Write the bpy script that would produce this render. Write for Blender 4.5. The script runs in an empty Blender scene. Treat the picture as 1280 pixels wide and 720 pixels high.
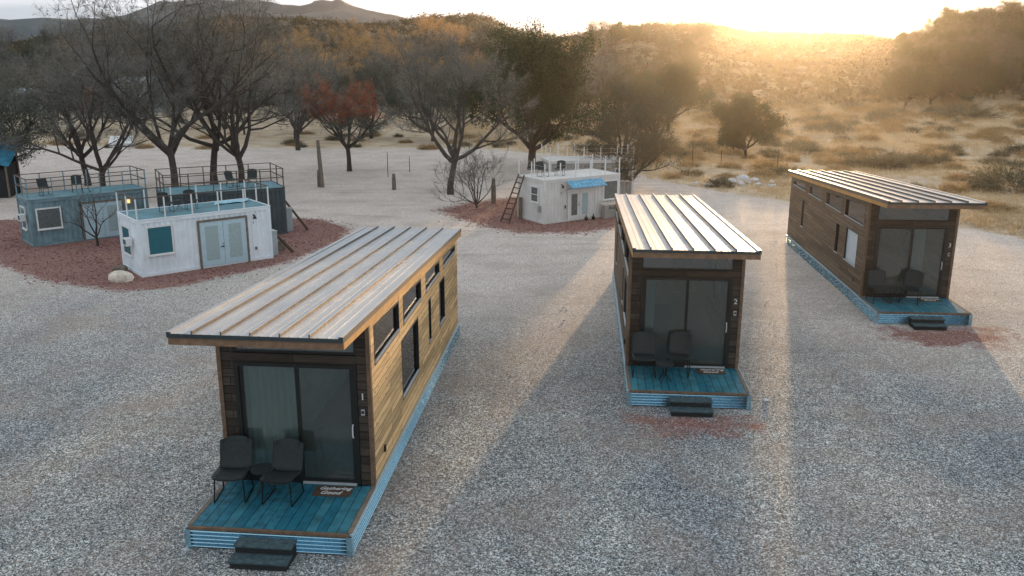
import bpy, math, random
import numpy as np
from mathutils import Matrix, Vector
R = math.radians
S = bpy.context.scene
COL = S.collection
random.seed(7)

# ------------------------------------------------------------------ camera
CAM_H, PITCH, FPX = 7.596, 15.098, 1106.6
cd = bpy.data.cameras.new('camera'); cam = bpy.data.objects.new('camera', cd); COL.objects.link(cam)
cam.matrix_world = Matrix.Translation((0, 0, CAM_H)) @ Matrix.Rotation(R(90 - PITCH), 4, 'X') @ Matrix.Rotation(.002, 4, 'Z')
cd.sensor_width = 36; cd.lens = 36 * FPX / 1280; cd.clip_start = .1; cd.clip_end = 5000
S.camera = cam

# ------------------------------------------------------------------ light
SUN_AZ, SUN_EL = 16.4, 2.6          # azimuth to the right of +Y
EXPOSURE = 2.03
S.view_settings.view_transform = 'Standard'; S.view_settings.look = 'None'
S.view_settings.gamma = 1; S.view_settings.exposure = EXPOSURE
sd = Vector((math.sin(R(SUN_AZ)) * math.cos(R(SUN_EL)), math.cos(R(SUN_AZ)) * math.cos(R(SUN_EL)), math.sin(R(SUN_EL))))
sl = bpy.data.lights.new('sun', 'SUN'); sun = bpy.data.objects.new('sun', sl); COL.objects.link(sun)
sl.energy = 2.15; sl.angle = R(.9); sl.color = (1, .64, .33)
sun.rotation_euler = (-sd).to_track_quat('-Z', 'Y').to_euler(); sun.location = (20, 60, 30)

w = bpy.data.worlds.new('World'); S.world = w; w.use_nodes = True
nt = w.node_tree; nt.nodes.clear()
def N(t, **k):
    n = nt.nodes.new(t)
    for a, b in k.items(): setattr(n, a, b)
    return n
def L(a, b): nt.links.new(a, b)
sky = N('ShaderNodeTexSky', sky_type='NISHITA', sun_disc=False)
sky.sun_elevation = R(SUN_EL); sky.sun_rotation = R(SUN_AZ); sky.dust_density = 2.0; sky.air_density = 1.0
geo = N('ShaderNodeTexCoord')
mp = N('ShaderNodeMapping'); mp.inputs['Scale'].default_value = (1.3, 1.3, 20.0); L(geo.outputs['Generated'], mp.inputs['Vector'])
cn = N('ShaderNodeTexNoise'); cn.inputs['Scale'].default_value = 2.6; cn.inputs['Detail'].default_value = 7; L(mp.outputs[0], cn.inputs['Vector'])
cr = N('ShaderNodeValToRGB'); L(cn.outputs[0], cr.inputs[0])
cr.color_ramp.elements[0].position = .38; cr.color_ramp.elements[0].color = (1.45, 1.66, 1.90, 1)
cr.color_ramp.elements[1].position = .62; cr.color_ramp.elements[1].color = (2.35, 2.52, 2.72, 1)
mx = N('ShaderNodeMixRGB'); mx.inputs[0].default_value = .972; L(sky.outputs[0], mx.inputs[1]); L(cr.outputs[0], mx.inputs[2])
# aureole of the low sun
vd = N('ShaderNodeVectorMath', operation='DOT_PRODUCT'); vd.inputs[1].default_value = tuple(sd); L(geo.outputs['Generated'], vd.inputs[0])
def powr(e, k):
    p = N('ShaderNodeMath', operation='POWER', use_clamp=False); L(vd.outputs['Value'], p.inputs[0]); p.inputs[1].default_value = e
    m = N('ShaderNodeMath', operation='MULTIPLY'); L(p.outputs[0], m.inputs[0]); m.inputs[1].default_value = k; return m
p1, p2 = powr(3500, 50), powr(700, 2.2)
ad = N('ShaderNodeMath', operation='ADD'); L(p1.outputs[0], ad.inputs[0]); L(p2.outputs[0], ad.inputs[1])
hal = N('ShaderNodeVectorMath', operation='SCALE'); hal.inputs[0].default_value = (1, .78, .48); L(ad.outputs[0], hal.inputs['Scale'])
fin = N('ShaderNodeVectorMath', operation='ADD'); L(mx.outputs[0], fin.inputs[0]); L(hal.outputs[0], fin.inputs[1])
bg = N('ShaderNodeBackground'); bg.inputs['Strength'].default_value = .1; L(fin.outputs[0], bg.inputs['Color'])
wo = N('ShaderNodeOutputWorld'); L(bg.outputs[0], wo.inputs[0])

# ------------------------------------------------------------------ material helper
def newmat(name):
    global nt
    m = bpy.data.materials.new(name); m.use_nodes = True; nt = m.node_tree
    b = nt.nodes['Principled BSDF']; return m, b
def noise(vec, scale, detail=3, rough=.5, dist=0):
    n = N('ShaderNodeTexNoise'); n.inputs['Scale'].default_value = scale; n.inputs['Detail'].default_value = detail
    n.inputs['Roughness'].default_value = rough; n.inputs['Distortion'].default_value = dist
    if vec is not None: L(vec, n.inputs['Vector'])
    return n.outputs[0]
def ramp(fac, stops):
    r = N('ShaderNodeValToRGB'); L(fac, r.inputs[0]); e = r.color_ramp.elements
    while len(e) < len(stops): e.new(.5)
    for i, (p, c) in enumerate(stops):
        e[i].position = p; e[i].color = (c if len(c) == 4 else (*c, 1)) if isinstance(c, tuple) else (c, c, c, 1)
    return r.outputs[0]
def mix(f, a, b, mode='MIX'):
    m = N('ShaderNodeMixRGB', blend_type=mode)
    for i, x in zip((0, 1, 2), (f, a, b)):
        if isinstance(x, (int, float)): m.inputs[i].default_value = x if i == 0 else (x, x, x, 1)
        elif isinstance(x, tuple): m.inputs[i].default_value = (*x, 1)
        else: L(x, m.inputs[i])
    return m.outputs[0]
def math_(op, a, b=0.0):
    m = N('ShaderNodeMath', operation=op)
    for i, x in enumerate((a, b)):
        if isinstance(x, (int, float)): m.inputs[i].default_value = x
        else: L(x, m.inputs[i])
    return m.outputs[0]
def objc(scale=(1, 1, 1), rand=False):
    t = N('ShaderNodeTexCoord'); m = N('ShaderNodeMapping'); m.inputs['Scale'].default_value = scale; L(t.outputs['Object'], m.inputs['Vector'])
    if rand:
        o = N('ShaderNodeObjectInfo'); v = N('ShaderNodeVectorMath', operation='SCALE'); v.inputs[0].default_value = (31, 17, 23); L(o.outputs['Random'], v.inputs['Scale']); L(v.outputs[0], m.inputs['Location'])
    return m.outputs[0]
def bump(b, h, strength=.4, dist=.01):
    n = N('ShaderNodeBump'); n.inputs['Strength'].default_value = strength; n.inputs['Distance'].default_value = dist; L(h, n.inputs['Height']); L(n.outputs[0], b.inputs['Normal'])

def paint(name, col, rough=.6, metal=0, var=.12, scale=6, spec=.4, bmp=.0):
    m, b = newmat(name); v = objc(rand=True)
    f = noise(v, scale, 5, .6)
    c = ramp(f, [(.3, tuple(x * (1 - var) for x in col)), (.7, tuple(min(1, x * (1 + var)) for x in col))])
    L(c, b.inputs['Base Color']); b.inputs['Metallic'].default_value = metal; b.inputs['Specular IOR Level'].default_value = spec
    r = ramp(noise(v, scale * 2.3, 4), [(.3, max(0, rough - .1)), (.7, min(1, rough + .1))]); L(r, b.inputs['Roughness'])
    if bmp: bump(b, noise(v, scale * 8, 4), bmp, .01)
    return m

def planks(name, cols, axis, row=.14, length=2.2, knots=.5, gap=.006, rough=.75, vertical_rows='z'):
    """weathered boards; axis = the horizontal axis the boards run along"""
    m, b = newmat(name); t = N('ShaderNodeTexCoord'); s = N('ShaderNodeSeparateXYZ'); L(t.outputs['Object'], s.inputs[0])
    u = s.outputs['X' if axis == 'x' else 'Y']; v_ = s.outputs[{'z': 'Z', 'x': 'X', 'y': 'Y'}[vertical_rows]]
    c = N('ShaderNodeCombineXYZ'); L(u, c.inputs[0]); L(v_, c.inputs[1])
    k = N('ShaderNodeTexBrick'); L(c.outputs[0], k.inputs['Vector'])
    k.inputs['Scale'].default_value = 1; k.inputs['Brick Width'].default_value = length; k.inputs['Row Height'].default_value = row
    k.inputs['Mortar Size'].default_value = gap; k.inputs['Mortar Smooth'].default_value = .2; k.inputs['Color1'].default_value = (0, 0, 0, 1); k.inputs['Color2'].default_value = (1, 1, 1, 1)
    k.inputs['Mortar'].default_value = (.5, .5, .5, 1); k.offset = .37
    rowid = math_('FLOOR', math_('DIVIDE', v_, row))
    c2 = N('ShaderNodeCombineXYZ'); L(math_('MULTIPLY', u, 1.6), c2.inputs[0]); L(math_('MULTIPLY', v_, 30), c2.inputs[1]); L(math_('MULTIPLY', rowid, 3.7), c2.inputs[2])
    g = noise(c2.outputs[0], 1.3, 6, .65, .6)
    c3 = N('ShaderNodeCombineXYZ'); L(math_('MULTIPLY', u, 3.5), c3.inputs[0]); L(math_('MULTIPLY', v_, 9), c3.inputs[1]); L(math_('MULTIPLY', rowid, 5.1), c3.inputs[2])
    kn = noise(c3.outputs[0], 1.6, 2, .5)
    base = ramp(g, [(.25, cols[0]), (.5, cols[1]), (.78, cols[2])])
    wn = N('ShaderNodeTexWhiteNoise', noise_dimensions='1D'); L(math_('ADD', rowid, math_('MULTIPLY', k.outputs['Color'], 7.3)), wn.inputs['W'])
    tone = ramp(wn.outputs['Value'], [(0, .62), (1, 1.25)])
    base = mix(1.0, base, tone, 'MULTIPLY')
    kf = ramp(kn, [(.66, 0.0), (.72, 1.0)])
    base = mix(math_('MULTIPLY', kf, knots), base, tuple(x * .22 for x in cols[0]))
    base = mix(k.outputs['Fac'], base, tuple(x * .25 for x in cols[0]))
    L(base, b.inputs['Base Color']); b.inputs['Roughness'].default_value = rough; b.inputs['Specular IOR Level'].default_value = .25
    bump(b, math_('SUBTRACT', math_('MULTIPLY', g, .3), k.outputs['Fac']), .6, .006)
    return m

def leafmat(name, cols, trans=.35, scale=1.2):
    m, b = newmat(name); v = objc(rand=True)
    f = noise(v, scale, 3, .6); f2 = noise(v, 14, 2)
    c = ramp(math_('ADD', math_('MULTIPLY', f, .6), math_('MULTIPLY', f2, .4)), [(.32, cols[0]), (.5, cols[1]), (.66, cols[2])])
    L(c, b.inputs['Base Color']); b.inputs['Roughness'].default_value = .75; b.inputs['Specular IOR Level'].default_value = .15
    if trans:
        t = N('ShaderNodeBsdfTranslucent'); L(c, t.inputs['Color']); ms = N('ShaderNodeMixShader'); ms.inputs[0].default_value = trans
        L(b.outputs[0], ms.inputs[1]); L(t.outputs[0], ms.inputs[2]); L(ms.outputs[0], nt.nodes['Material Output'].inputs['Surface'])
    return m

def glass(name, tint, rough=.02, boost=.04, film=None):
    m, b = newmat(name); nt.nodes.remove(b)
    t = N('ShaderNodeBsdfTransparent'); t.inputs[0].default_value = (*tint, 1)
    g = N('ShaderNodeBsdfGlossy'); g.inputs['Roughness'].default_value = rough; g.inputs[0].default_value = (.9, .95, 1, 1)
    f = N('ShaderNodeFresnel'); f.inputs[0].default_value = 1.5
    ms = N('ShaderNodeMixShader'); L(math_('ADD', f.outputs[0], boost), ms.inputs[0]); L(t.outputs[0], ms.inputs[1]); L(g.outputs[0], ms.inputs[2])
    if film:
        d_ = N('ShaderNodeBsdfDiffuse'); d_.inputs[0].default_value = (*film, 1); m2 = N('ShaderNodeMixShader'); m2.inputs[0].default_value = .13; L(ms.outputs[0], m2.inputs[1]); L(d_.outputs[0], m2.inputs[2]); ms = m2
    L(ms.outputs[0], nt.nodes['Material Output'].inputs['Surface']); return m

M = {}
M['sidewood2'] = planks('shaded_side_boards', [(.075, .055, .038), (.15, .115, .08), (.24, .19, .14)], 'y', row=.135, knots=.7)  # same wood as the nearest cabin, its shade put into darker, greyer colours
M['sidewood'] = planks('sunlit_side_boards', [(.38, .23, .10), (.72, .48, .235), (.88, .66, .38)], 'y', row=.135, knots=.8)  # nearest cabin's boards, golden sunlight painted into the brighter colours
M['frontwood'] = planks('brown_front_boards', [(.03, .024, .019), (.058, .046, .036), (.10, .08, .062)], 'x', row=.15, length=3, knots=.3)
M['trimwood'] = paint('brown_trim_wood', (.15, .095, .06), .7, bmp=.2, var=.3, scale=9)
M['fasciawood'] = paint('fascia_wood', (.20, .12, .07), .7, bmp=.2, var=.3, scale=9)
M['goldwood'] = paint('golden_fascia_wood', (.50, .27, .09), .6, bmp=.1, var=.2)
M['black'] = paint('black_frame', (.012, .014, .014), .4)
M['silver'] = paint('silver_sill', (.5, .53, .55), .5, .3)
M['skirtflash'] = paint('skirt_flashing_paint', (.36, .50, .58), .5, .1)
M['corr'] = paint('galvanised_skirt', (.36, .60, .72), .24, .85, var=.05, scale=5)
M['flash'] = paint('roof_flashing', (.16, .14, .12), .5, .3)
M['drip'] = paint('dark_drip_edge', (.035, .05, .055), .45, .2)
M['deck'] = paint('teal_deck_boards', (.010, .125, .18), .6, var=.35, scale=5, bmp=.25)
M['deck_worn'] = paint('worn_teal_deck_boards', (.018, .14, .19), .65, var=.5, scale=8, bmp=.3)
M['deck_faded'] = paint('faded_teal_deck_boards', (.028, .155, .20), .7, var=.45, scale=3, bmp=.3)
M['steps'] = paint('dark_step_boards', (.05, .085, .095), .7, var=.5, scale=12, bmp=.3)
M['stepside'] = paint('black_step_sides', (.018, .02, .02), .8)
M['door_glass'] = glass('door_glass', (.72, .80, .78), .08, .05, (.20, .24, .23))
M['transom_glass'] = glass('transom_glass', (.8, .86, .86), .1, .06, (.5, .55, .55))  # pale diffuse film paints the transom's brightness into the glass
M['whitepane'] = paint('pale_blind_behind_glass', (.50, .60, .66), .15, spec=.6, var=.05)
M['clear_glass'] = glass('clear_glass', (.48, .55, .56), .01, .0)
M['inner'] = paint('interior_lining', (.68, .66, .62), .8)
M['floor'] = paint('interior_floor', (.34, .29, .24), .6)
M['curtain'] = leafmat('curtain_cloth', [(.66, .72, .74), (.74, .79, .8), (.8, .84, .85)], .3, .5)
M['charcoal'] = paint('charcoal_wicker', (.018, .025, .025), .6, bmp=.4, scale=20, var=.3)
M['rod'] = paint('black_steel_rod', (.012, .012, .013), .4, .4)
M['mat'] = paint('brown_coir', (.085, .05, .032), .95, var=.4, scale=25, bmp=.4)
M['white'] = paint('white_paint', (.72, .72, .70), .6, var=.05)
M['cwhite'] = paint('white_container_paint', (.76, .82, .86), .5, var=.1, scale=2)
M['cwarm'] = paint('off_white_container_paint', (.66, .65, .62), .55, var=.1, scale=2)
M['cblue'] = paint('blue_grey_container_paint', (.17, .26, .29), .6, var=.3, scale=2.5)
M['cdark'] = paint('dark_grey_container_paint', (.06, .08, .088), .6, var=.2, scale=2.5)
M['ctan'] = paint('weathered_container_paint', (.33, .32, .29), .7, var=.15, scale=2.5)
M['roofteal'] = paint('teal_roof_deck', (.10, .23, .27), .5, var=.25, scale=1.6)
M['roofwhite'] = paint('white_roof_deck', (.66, .64, .6), .6, var=.12, scale=1.6)
M['railbrown'] = paint('brown_rail', (.10, .07, .05), .6)
M['doorblue'] = paint('pale_blue_door', (.45, .60, .66), .45, var=.06)
M['frost'] = paint('frosted_blind_glass', (.34, .44, .45), .25, var=.2, scale=25)
M['tealpane'] = paint('teal_blind_behind_glass', (.012, .13, .17), .12, spec=.6, var=.08)
M['greypane'] = paint('grey_screened_glass', (.10, .12, .12), .25, spec=.6)
M['awning'] = paint('faded_blue_awning', (.13, .36, .52), .7, var=.75, scale=14)
M['oldwood'] = paint('old_grey_wood', (.17, .14, .11), .85, var=.3, scale=8, bmp=.4)
M['ladderwood'] = paint('dark_ladder_wood', (.07, .045, .03), .8, bmp=.3)
M['boulder'] = paint('pale_sandstone', (.66, .58, .49), .9, var=.3, scale=5, bmp=.8)
M['rockw'] = paint('white_rubble', (.55, .57, .60), .85, var=.3, scale=7, bmp=.8)
M['tarp'] = paint('blue_tarpaulin', (.02, .17, .27), .5, var=.35, scale=4, bmp=.5)
M['rust'] = paint('rusty_sheet', (.24, .10, .06), .85, var=.4, scale=4)
M['palegrey'] = paint('pale_grey_sheet', (.36, .41, .42), .6, var=.2, scale=1.5)
M['bark'] = paint('grey_brown_bark', (.06, .052, .046), .9, var=.35, scale=9, bmp=.8)
M['barkd'] = paint('dark_bark', (.045, .038, .033), .9, var=.35, scale=9, bmp=.8)
M['twig'] = leafmat('grey_twigs', [(.08, .085, .082), (.16, .162, .15), (.32, .31, .275)], .1)
M['twig_olive'] = leafmat('olive_leaves', [(.04, .06, .05), (.075, .09, .07), (.13, .135, .10)], .25)
M['green'] = leafmat('dark_green_leaves', [(.018, .035, .02), (.035, .06, .03), (.075, .09, .045)], .3)
M['brownleaf'] = leafmat('olive_brown_leaves', [(.035, .038, .02), (.07, .06, .03), (.13, .095, .045)], .35)
M['gold'] = leafmat('golden_leaves', [(.42, .22, .07), (.6, .36, .14), (.75, .5, .25)], .4)
M['redleaf'] = leafmat('rust_red_leaves', [(.20, .04, .012), (.33, .07, .02), (.42, .12, .04)], .35)
M['sage'] = leafmat('sage_leaves', [(.07, .075, .05), (.14, .13, .085), (.26, .22, .14)], .3)
M['sagedry'] = leafmat('dry_bush_stems', [(.24, .16, .07), (.38, .26, .13), (.52, .38, .21)], .4)
M['grass'] = leafmat('dry_grass', [(.42, .30, .17), (.60, .46, .28), (.74, .60, .40)], .45, .15)
M['hillscrub'] = leafmat('hillside_scrub', [(.035, .035, .02), (.075, .064, .034), (.16, .115, .06)], .25, .04)

def glow(name, col, e):
    m, b = newmat(name); b.inputs['Base Color'].default_value = (*col, 1); b.inputs['Emission Color'].default_value = (*col, 1); b.inputs['Emission Strength'].default_value = e; return m
M['lampglow'] = glow('amber_lantern_glass', (1, .55, .18), .35)
def metal_roof():
    m, b = newmat('standing_seam_metal'); v = objc(rand=True)
    f = noise(objc((1.5, .6, 1)), 1.2, 5, .6); c = ramp(f, [(.3, (.38, .41, .44)), (.7, (.50, .51, .51))]); L(c, b.inputs['Base Color'])
    b.inputs['Metallic'].default_value = .45; L(ramp(noise(v, 3, 4), [(.3, .44), (.7, .52)]), b.inputs['Roughness']); return m
M['roof'] = metal_roof(); M['seam'] = paint('shade_toned_seam', (.12, .11, .10), .5, .3)  # seams toned darker than the sheet to paint in their shade

# ------------------------------------------------------------------ mesh builder
class MB:
    def __init__(s, dx=0): s.v = []; s.f = []; s.m = []; s.dx = dx
    def hexa(s, p, m=0):
        k = len(s.v); s.v += [tuple(q) for q in p]
        for f in ((0, 3, 2, 1), (4, 5, 6, 7), (0, 1, 5, 4), (1, 2, 6, 5), (2, 3, 7, 6), (3, 0, 4, 7)): s.f.append([k + i for i in f]); s.m.append(m)
        return s
    def box(s, x0, x1, y0, y1, z0, z1, m=0):
        if x1 < x0: x0, x1 = x1, x0
        if y1 < y0: y0, y1 = y1, y0
        return s.hexa([(x0, y0, z0), (x1, y0, z0), (x1, y1, z0), (x0, y1, z0), (x0, y0, z1), (x1, y0, z1), (x1, y1, z1), (x0, y1, z1)], m)
    def slab(s, x0, x1, y0, y1, zf, h, m=0):       # bottom follows zf(y), height h
        return s.hexa([(x0, y0, zf(y0)), (x1, y0, zf(y0)), (x1, y1, zf(y1)), (x0, y1, zf(y1)), (x0, y0, zf(y0) + h), (x1, y0, zf(y0) + h), (x1, y1, zf(y1) + h), (x0, y1, zf(y1) + h)], m)
    def tube(s, p0, p1, r0, r1=None, n=6, m=0, cap=True):
        r1 = r0 if r1 is None else r1
        p0, p1 = np.array(p0, float), np.array(p1, float); d = p1 - p0; d /= np.linalg.norm(d) + 1e-9
        a = np.cross(d, (0, 0, 1) if abs(d[2]) < .9 else (1, 0, 0)); a /= np.linalg.norm(a); b = np.cross(d, a); k = len(s.v)
        for p, r in ((p0, r0), (p1, r1)):
            for i in range(n):
                t = 2 * math.pi * i / n; s.v.append(tuple(p + r * (a * math.cos(t) + b * math.sin(t))))
        for i in range(n): j = (i + 1) % n; s.f.append([k + i, k + j, k + n + j, k + n + i]); s.m.append(m)
        if cap: s.f.append([k + i for i in range(n)][::-1]); s.m.append(m); s.f.append([k + n + i for i in range(n)]); s.m.append(m)
        return s
    def path(s, pts, r, n=6, m=0):
        for a, b in zip(pts[:-1], pts[1:]): s.tube(a, b, r, r, n, m)
        return s
    def strip(s, rows, m=0):                        # rows of equal point counts -> grid of quads
        k = len(s.v); c = len(rows[0])
        for r in rows: s.v += [tuple(p) for p in r]
        for i in range(len(rows) - 1):
            for j in range(c - 1): a = k + i * c + j; s.f.append([a, a + 1, a + c + 1, a + c]); s.m.append(m)
        return s
    def build(s, name, mats, parent=None, smooth=False):
        me = bpy.data.meshes.new(name); v = [(x + s.dx, y, z) for x, y, z in s.v] if s.dx else s.v
        me.from_pydata(v, [], s.f); mats = mats if isinstance(mats, list) else [mats]
        for q in mats: me.materials.append(q)
        if len(mats) > 1: me.polygons.foreach_set('material_index', s.m)
        if smooth: me.polygons.foreach_set('use_smooth', [True] * len(me.polygons))
        me.update(); o = bpy.data.objects.new(name, me); COL.objects.link(o); o.parent = parent; return o
def np_mesh(name, V, F, mats, idx=None, smooth=False):
    """V (n,3), F (m,k) arrays"""
    me = bpy.data.meshes.new(name); k = F.shape[1]
    me.vertices.add(len(V)); me.vertices.foreach_set('co', np.asarray(V, np.float32).ravel())
    me.loops.add(F.size); me.loops.foreach_set('vertex_index', F.astype(np.int32).ravel())
    me.polygons.add(len(F)); me.polygons.foreach_set('loop_start', np.arange(0, F.size, k, dtype=np.int32)); me.polygons.foreach_set('loop_total', np.full(len(F), k, np.int32))
    for q in (mats if isinstance(mats, list) else [mats]): me.materials.append(q)
    if idx is not None: me.polygons.foreach_set('material_index', idx.astype(np.int32))
    me.update(calc_edges=True)
    if smooth: me.polygons.foreach_set('use_smooth', np.ones(len(F), bool))
    return me
def link(name, me, parent=None, loc=None, rz=0, sc=1):
    o = bpy.data.objects.new(name, me); COL.objects.link(o); o.parent = parent
    if loc is not None: o.location = loc
    o.rotation_euler.z = rz
    o.scale = (sc, sc, sc) if not isinstance(sc, tuple) else sc
    return o
def tag(o, label=None, cat=None, group=None, kind=None):
    for k, v in (('label', label), ('category', cat), ('group', group), ('kind', kind)):
        if v: o[k] = v
    return o
def thing(name, label, cat, loc=(0, 0, 0), rz=0, group=None, sc=1):
    return tag(link(name, None, None, loc, rz, sc), label, cat, group)
def copy_tree(o, parent=None):
    c = o.copy(); COL.objects.link(c); c.parent = parent
    for ch in o.children: copy_tree(ch, c)
    return c
def text_mesh(txt, size, m, name, parent, mat4, shear=0.0, ext=.002):
    cu = bpy.data.curves.new(name, 'FONT'); cu.body = txt; cu.size = size; cu.align_x = 'CENTER'; cu.align_y = 'CENTER'; cu.extrude = ext; cu.shear = shear; cu.offset = size * .008
    t = bpy.data.objects.new(name, cu); COL.objects.link(t); dg = bpy.context.evaluated_depsgraph_get(); dg.update()
    me = bpy.data.meshes.new_from_object(t.evaluated_get(dg)); bpy.data.objects.remove(t); me.name = name; me.materials.clear(); me.materials.append(m)
    o = bpy.data.objects.new(name, me); COL.objects.link(o); o.parent = parent; o.matrix_local = mat4; return o

# ------------------------------------------------------------------ terrain
def uu(px): return (px - 640) / 1146.0
def slope_of(py):
    up = (360 - py) / FPX; cp, sp = math.cos(R(PITCH)), math.sin(R(PITCH)); return (-sp + up * cp) / (cp + up * sp)
H1 = [(-900, 60, 260), (-200, 60, 260), (0, 58, 260), (100, 46, 260), (170, 38, 260), (230, 30, 270), (300, 23, 280), (400, 26, 300), (450, 33, 300), (480, 32, 310), (530, 22, 320), (600, 20, 320), (650, 38, 330), (700, 50, 300), (733, 44, 280), (793, 34, 260), (887, 30, 340),
      (925, 38, 430), (1010, 41, 430), (1060, 42, 400), (1107, 50, 330), (1133, 50, 260), (1160, 46, 215), (1193, 40, 200), (1247, 38, 200), (1290, 44, 200), (1500, 44, 200), (2200, 50, 200)]
H2 = [(-900, 30, 0), (-200, 30, 0), (0, 26, 0), (40, 33, 0), (66, 24, 0), (80, 30, 0), (130, 30, 0), (150, 24, 0), (168, 20, 0), (184, 13, 0), (205, 9, 0), (235, 10, 0), (262, 3, 0), (290, 7, 0), (325, 1, 0), (352, 9, 0), (380, 12, 0), (402, 2, 0), (412, 6, 0), (426, 0, 0), (440, 8, 0), (455, 14, 0), (470, 17, 0), (500, 24, 0), (540, 34, 0), (600, 46, 0), (2200, 62, 0)]
RU1 = np.array([uu(a) for a, b, c in H1]); RS1 = np.array([slope_of(b) for a, b, c in H1]); RY1 = np.array([c for a, b, c in H1], float)
RU2 = np.array([uu(a) for a, b, c in H2]); RS2 = np.array([slope_of(b) for a, b, c in H2])
def vnoise(x, y, f, seed=0):
    """cheap smooth value noise, vectorised"""
    x = np.asarray(x, float) * f; y = np.asarray(y, float) * f; xi = np.floor(x); yi = np.floor(y); fx = x - xi; fy = y - yi
    fx = fx * fx * (3 - 2 * fx); fy = fy * fy * (3 - 2 * fy)
    def h(a, b): q = np.sin(a * 127.1 + b * 311.7 + seed * 74.7) * 43758.5453; return q - np.floor(q)
    return (h(xi, yi) * (1 - fx) + h(xi + 1, yi) * fx) * (1 - fy) + (h(xi, yi + 1) * (1 - fx) + h(xi + 1, yi + 1) * fx) * fy
def fbm(x, y, f, seed=0, n=4): return sum(vnoise(x, y, f * 2 ** i, seed + i) / 2 ** i for i in range(n)) / sum(1 / 2 ** i for i in range(n))
def sstep(a, b, x): t = np.clip((x - a) / (b - a), 0, 1); return t * t * (3 - 2 * t)
def height(x, y):
    x = np.asarray(x, float); y = np.asarray(y, float); yy = np.maximum(y, 1); u = x / yy
    yc = np.interp(u, RU1, RY1); zc = CAM_H + np.interp(u, RU1, RS1) * yc
    y0 = np.where(u > uu(1130), 112, 125); t = np.clip((y - y0) / (yc - y0), 0, 1); prof = np.where(u > uu(1130), t ** 1.0, t ** 1.15)
    h = zc * (prof * .85 + .15 * sstep(0, 1, prof)) * np.where(y > yc, np.maximum(0, 1 - (y - yc) / 260.0), 1)
    h = h + (fbm(x, y, .02, 3) - .5) * 5 * sstep(130, 200, y) * (1 - sstep(.7, 1, t)) * np.where(y > yc, 0, 1)
    z2 = (CAM_H + np.interp(u, RU2, RS2) * 860) * sstep(480, 860, y) + (fbm(x, y, .012, 9) - .5) * 22 * sstep(520, 700, y) * (1 - sstep(780, 860, y))
    z2 = z2 + (fbm(x, y, .03, 17) - .5) * 16 * sstep(560, 760, y)
    z2 = np.where(y > 860, z2 * (1 - sstep(860, 980, y)), z2)
    h = np.maximum(h, z2)
    fld = sstep(46, 60, y + x * .5 - 8) * sstep(6, 14, x)
    h = h + fld * (fbm(x, y, .12, 5) - .4) * .35
    h = h + (fbm(x, y, .3, 2) - .5) * .03 * sstep(26, 45, y)
    return h
def hz(x, y): return float(height(x, y))

def axis(lo, hi, step, out, g):
    a = list(np.arange(lo, hi + 1e-6, step)); s = step
    while a[-1] < out: s *= g; a.append(a[-1] + s)
    return a
ax = axis(0, 26, .3, 560, 1.045); xs = np.array([-q for q in ax[::-1]][:-1] + ax)
ys = np.array([-30, -20, -12, -6, 0, 3, 6, 7.5, 8.5] + axis(9, 62, .3, 990, 1.03))
X, Y = np.meshgrid(xs, ys); Z = height(X, Y)
ny, nx = X.shape; V = np.stack([X, Y, Z], -1).reshape(-1, 3); I = np.arange(nx * ny).reshape(ny, nx)
F = np.stack([I[:-1, :-1], I[:-1, 1:], I[1:, 1:], I[1:, :-1]], -1).reshape(-1, 4)

def polydist(px, py, P):
    """signed distance, positive inside"""
    P = np.array(P, float); ins = np.zeros(px.shape, bool); dm = np.full(px.shape, 1e9)
    for i in range(len(P)):
        a, b = P[i], P[(i + 1) % len(P)]; e = b - a
        t = np.clip(((px - a[0]) * e[0] + (py - a[1]) * e[1]) / (e @ e), 0, 1); dm = np.minimum(dm, np.hypot(px - a[0] - t * e[0], py - a[1] - t * e[1]))
        c = ((a[1] > py) != (b[1] > py)); xi = a[0] + (py - a[1]) / (b[1] - a[1] + 1e-12) * e[0]; ins ^= c & (px < xi)
    return np.where(ins, dm, -dm)
BED_A = [(-30, 36), (-23, 35.8), (-18.5, 31.1), (-15.9, 29.0), (-12.8, 27.7), (-11.2, 28.0), (-9.6, 30.0), (-8.4, 31.5), (-6.9, 35.7), (-7.2, 38.3), (-8.8, 40.3), (-12, 41), (-20, 40), (-30, 40)]
BED_B = [(-3.9, 42.6), (-2.6, 40.3), (-1.4, 38.4), (.3, 37.0), (2.7, 36.9), (4.9, 38.2), (6.5, 41.5), (5, 46), (0, 47), (-2.5, 45)]
BED_C = [(2.2, 17.9), (5.4, 17.9), (5.5, 17.0), (4.9, 16.4), (3.0, 16.3), (2.2, 16.9)]
BED_D = [(10.2, 24.3), (13.6, 24.3), (14.4, 23.6), (13.2, 21.9), (10.9, 21.9), (9.8, 23.0)]
FIELD = [(-400, 90), (-60, 74), (-21, 70.5), (-2.5, 70.5), (3.6, 66), (7.0, 57.5), (9.2, 52.6), (11.5, 48.8), (14.2, 45.4), (17.5, 41.5), (20.8, 37.6), (21.6, 35), (24, 30), (40, 20), (560, 5), (560, 990), (-560, 990)]
def soft(dist, wid): return np.clip(.5 + dist / wid * .5, 0, 1)
red = np.maximum.reduce([soft(polydist(X, Y, BED_A), .9), soft(polydist(X, Y, BED_B), 1.2) * .85, soft(polydist(X, Y, BED_C), 1.0) * .74, soft(polydist(X, Y, BED_D), 1.1) * .72])
fld = soft(polydist(X, Y, FIELD), 1.6)
sand = sstep(15, 38, Y + (fbm(X, Y, .08, 11) - .5) * 16)
me = np_mesh('ground', V, F, [], smooth=True)
ca = me.color_attributes.new('mask', 'FLOAT_COLOR', 'POINT'); arr = np.stack([red, sand, fld, np.ones_like(red)], -1).astype(np.float32); ca.data.foreach_set('color', arr.ravel())

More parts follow.
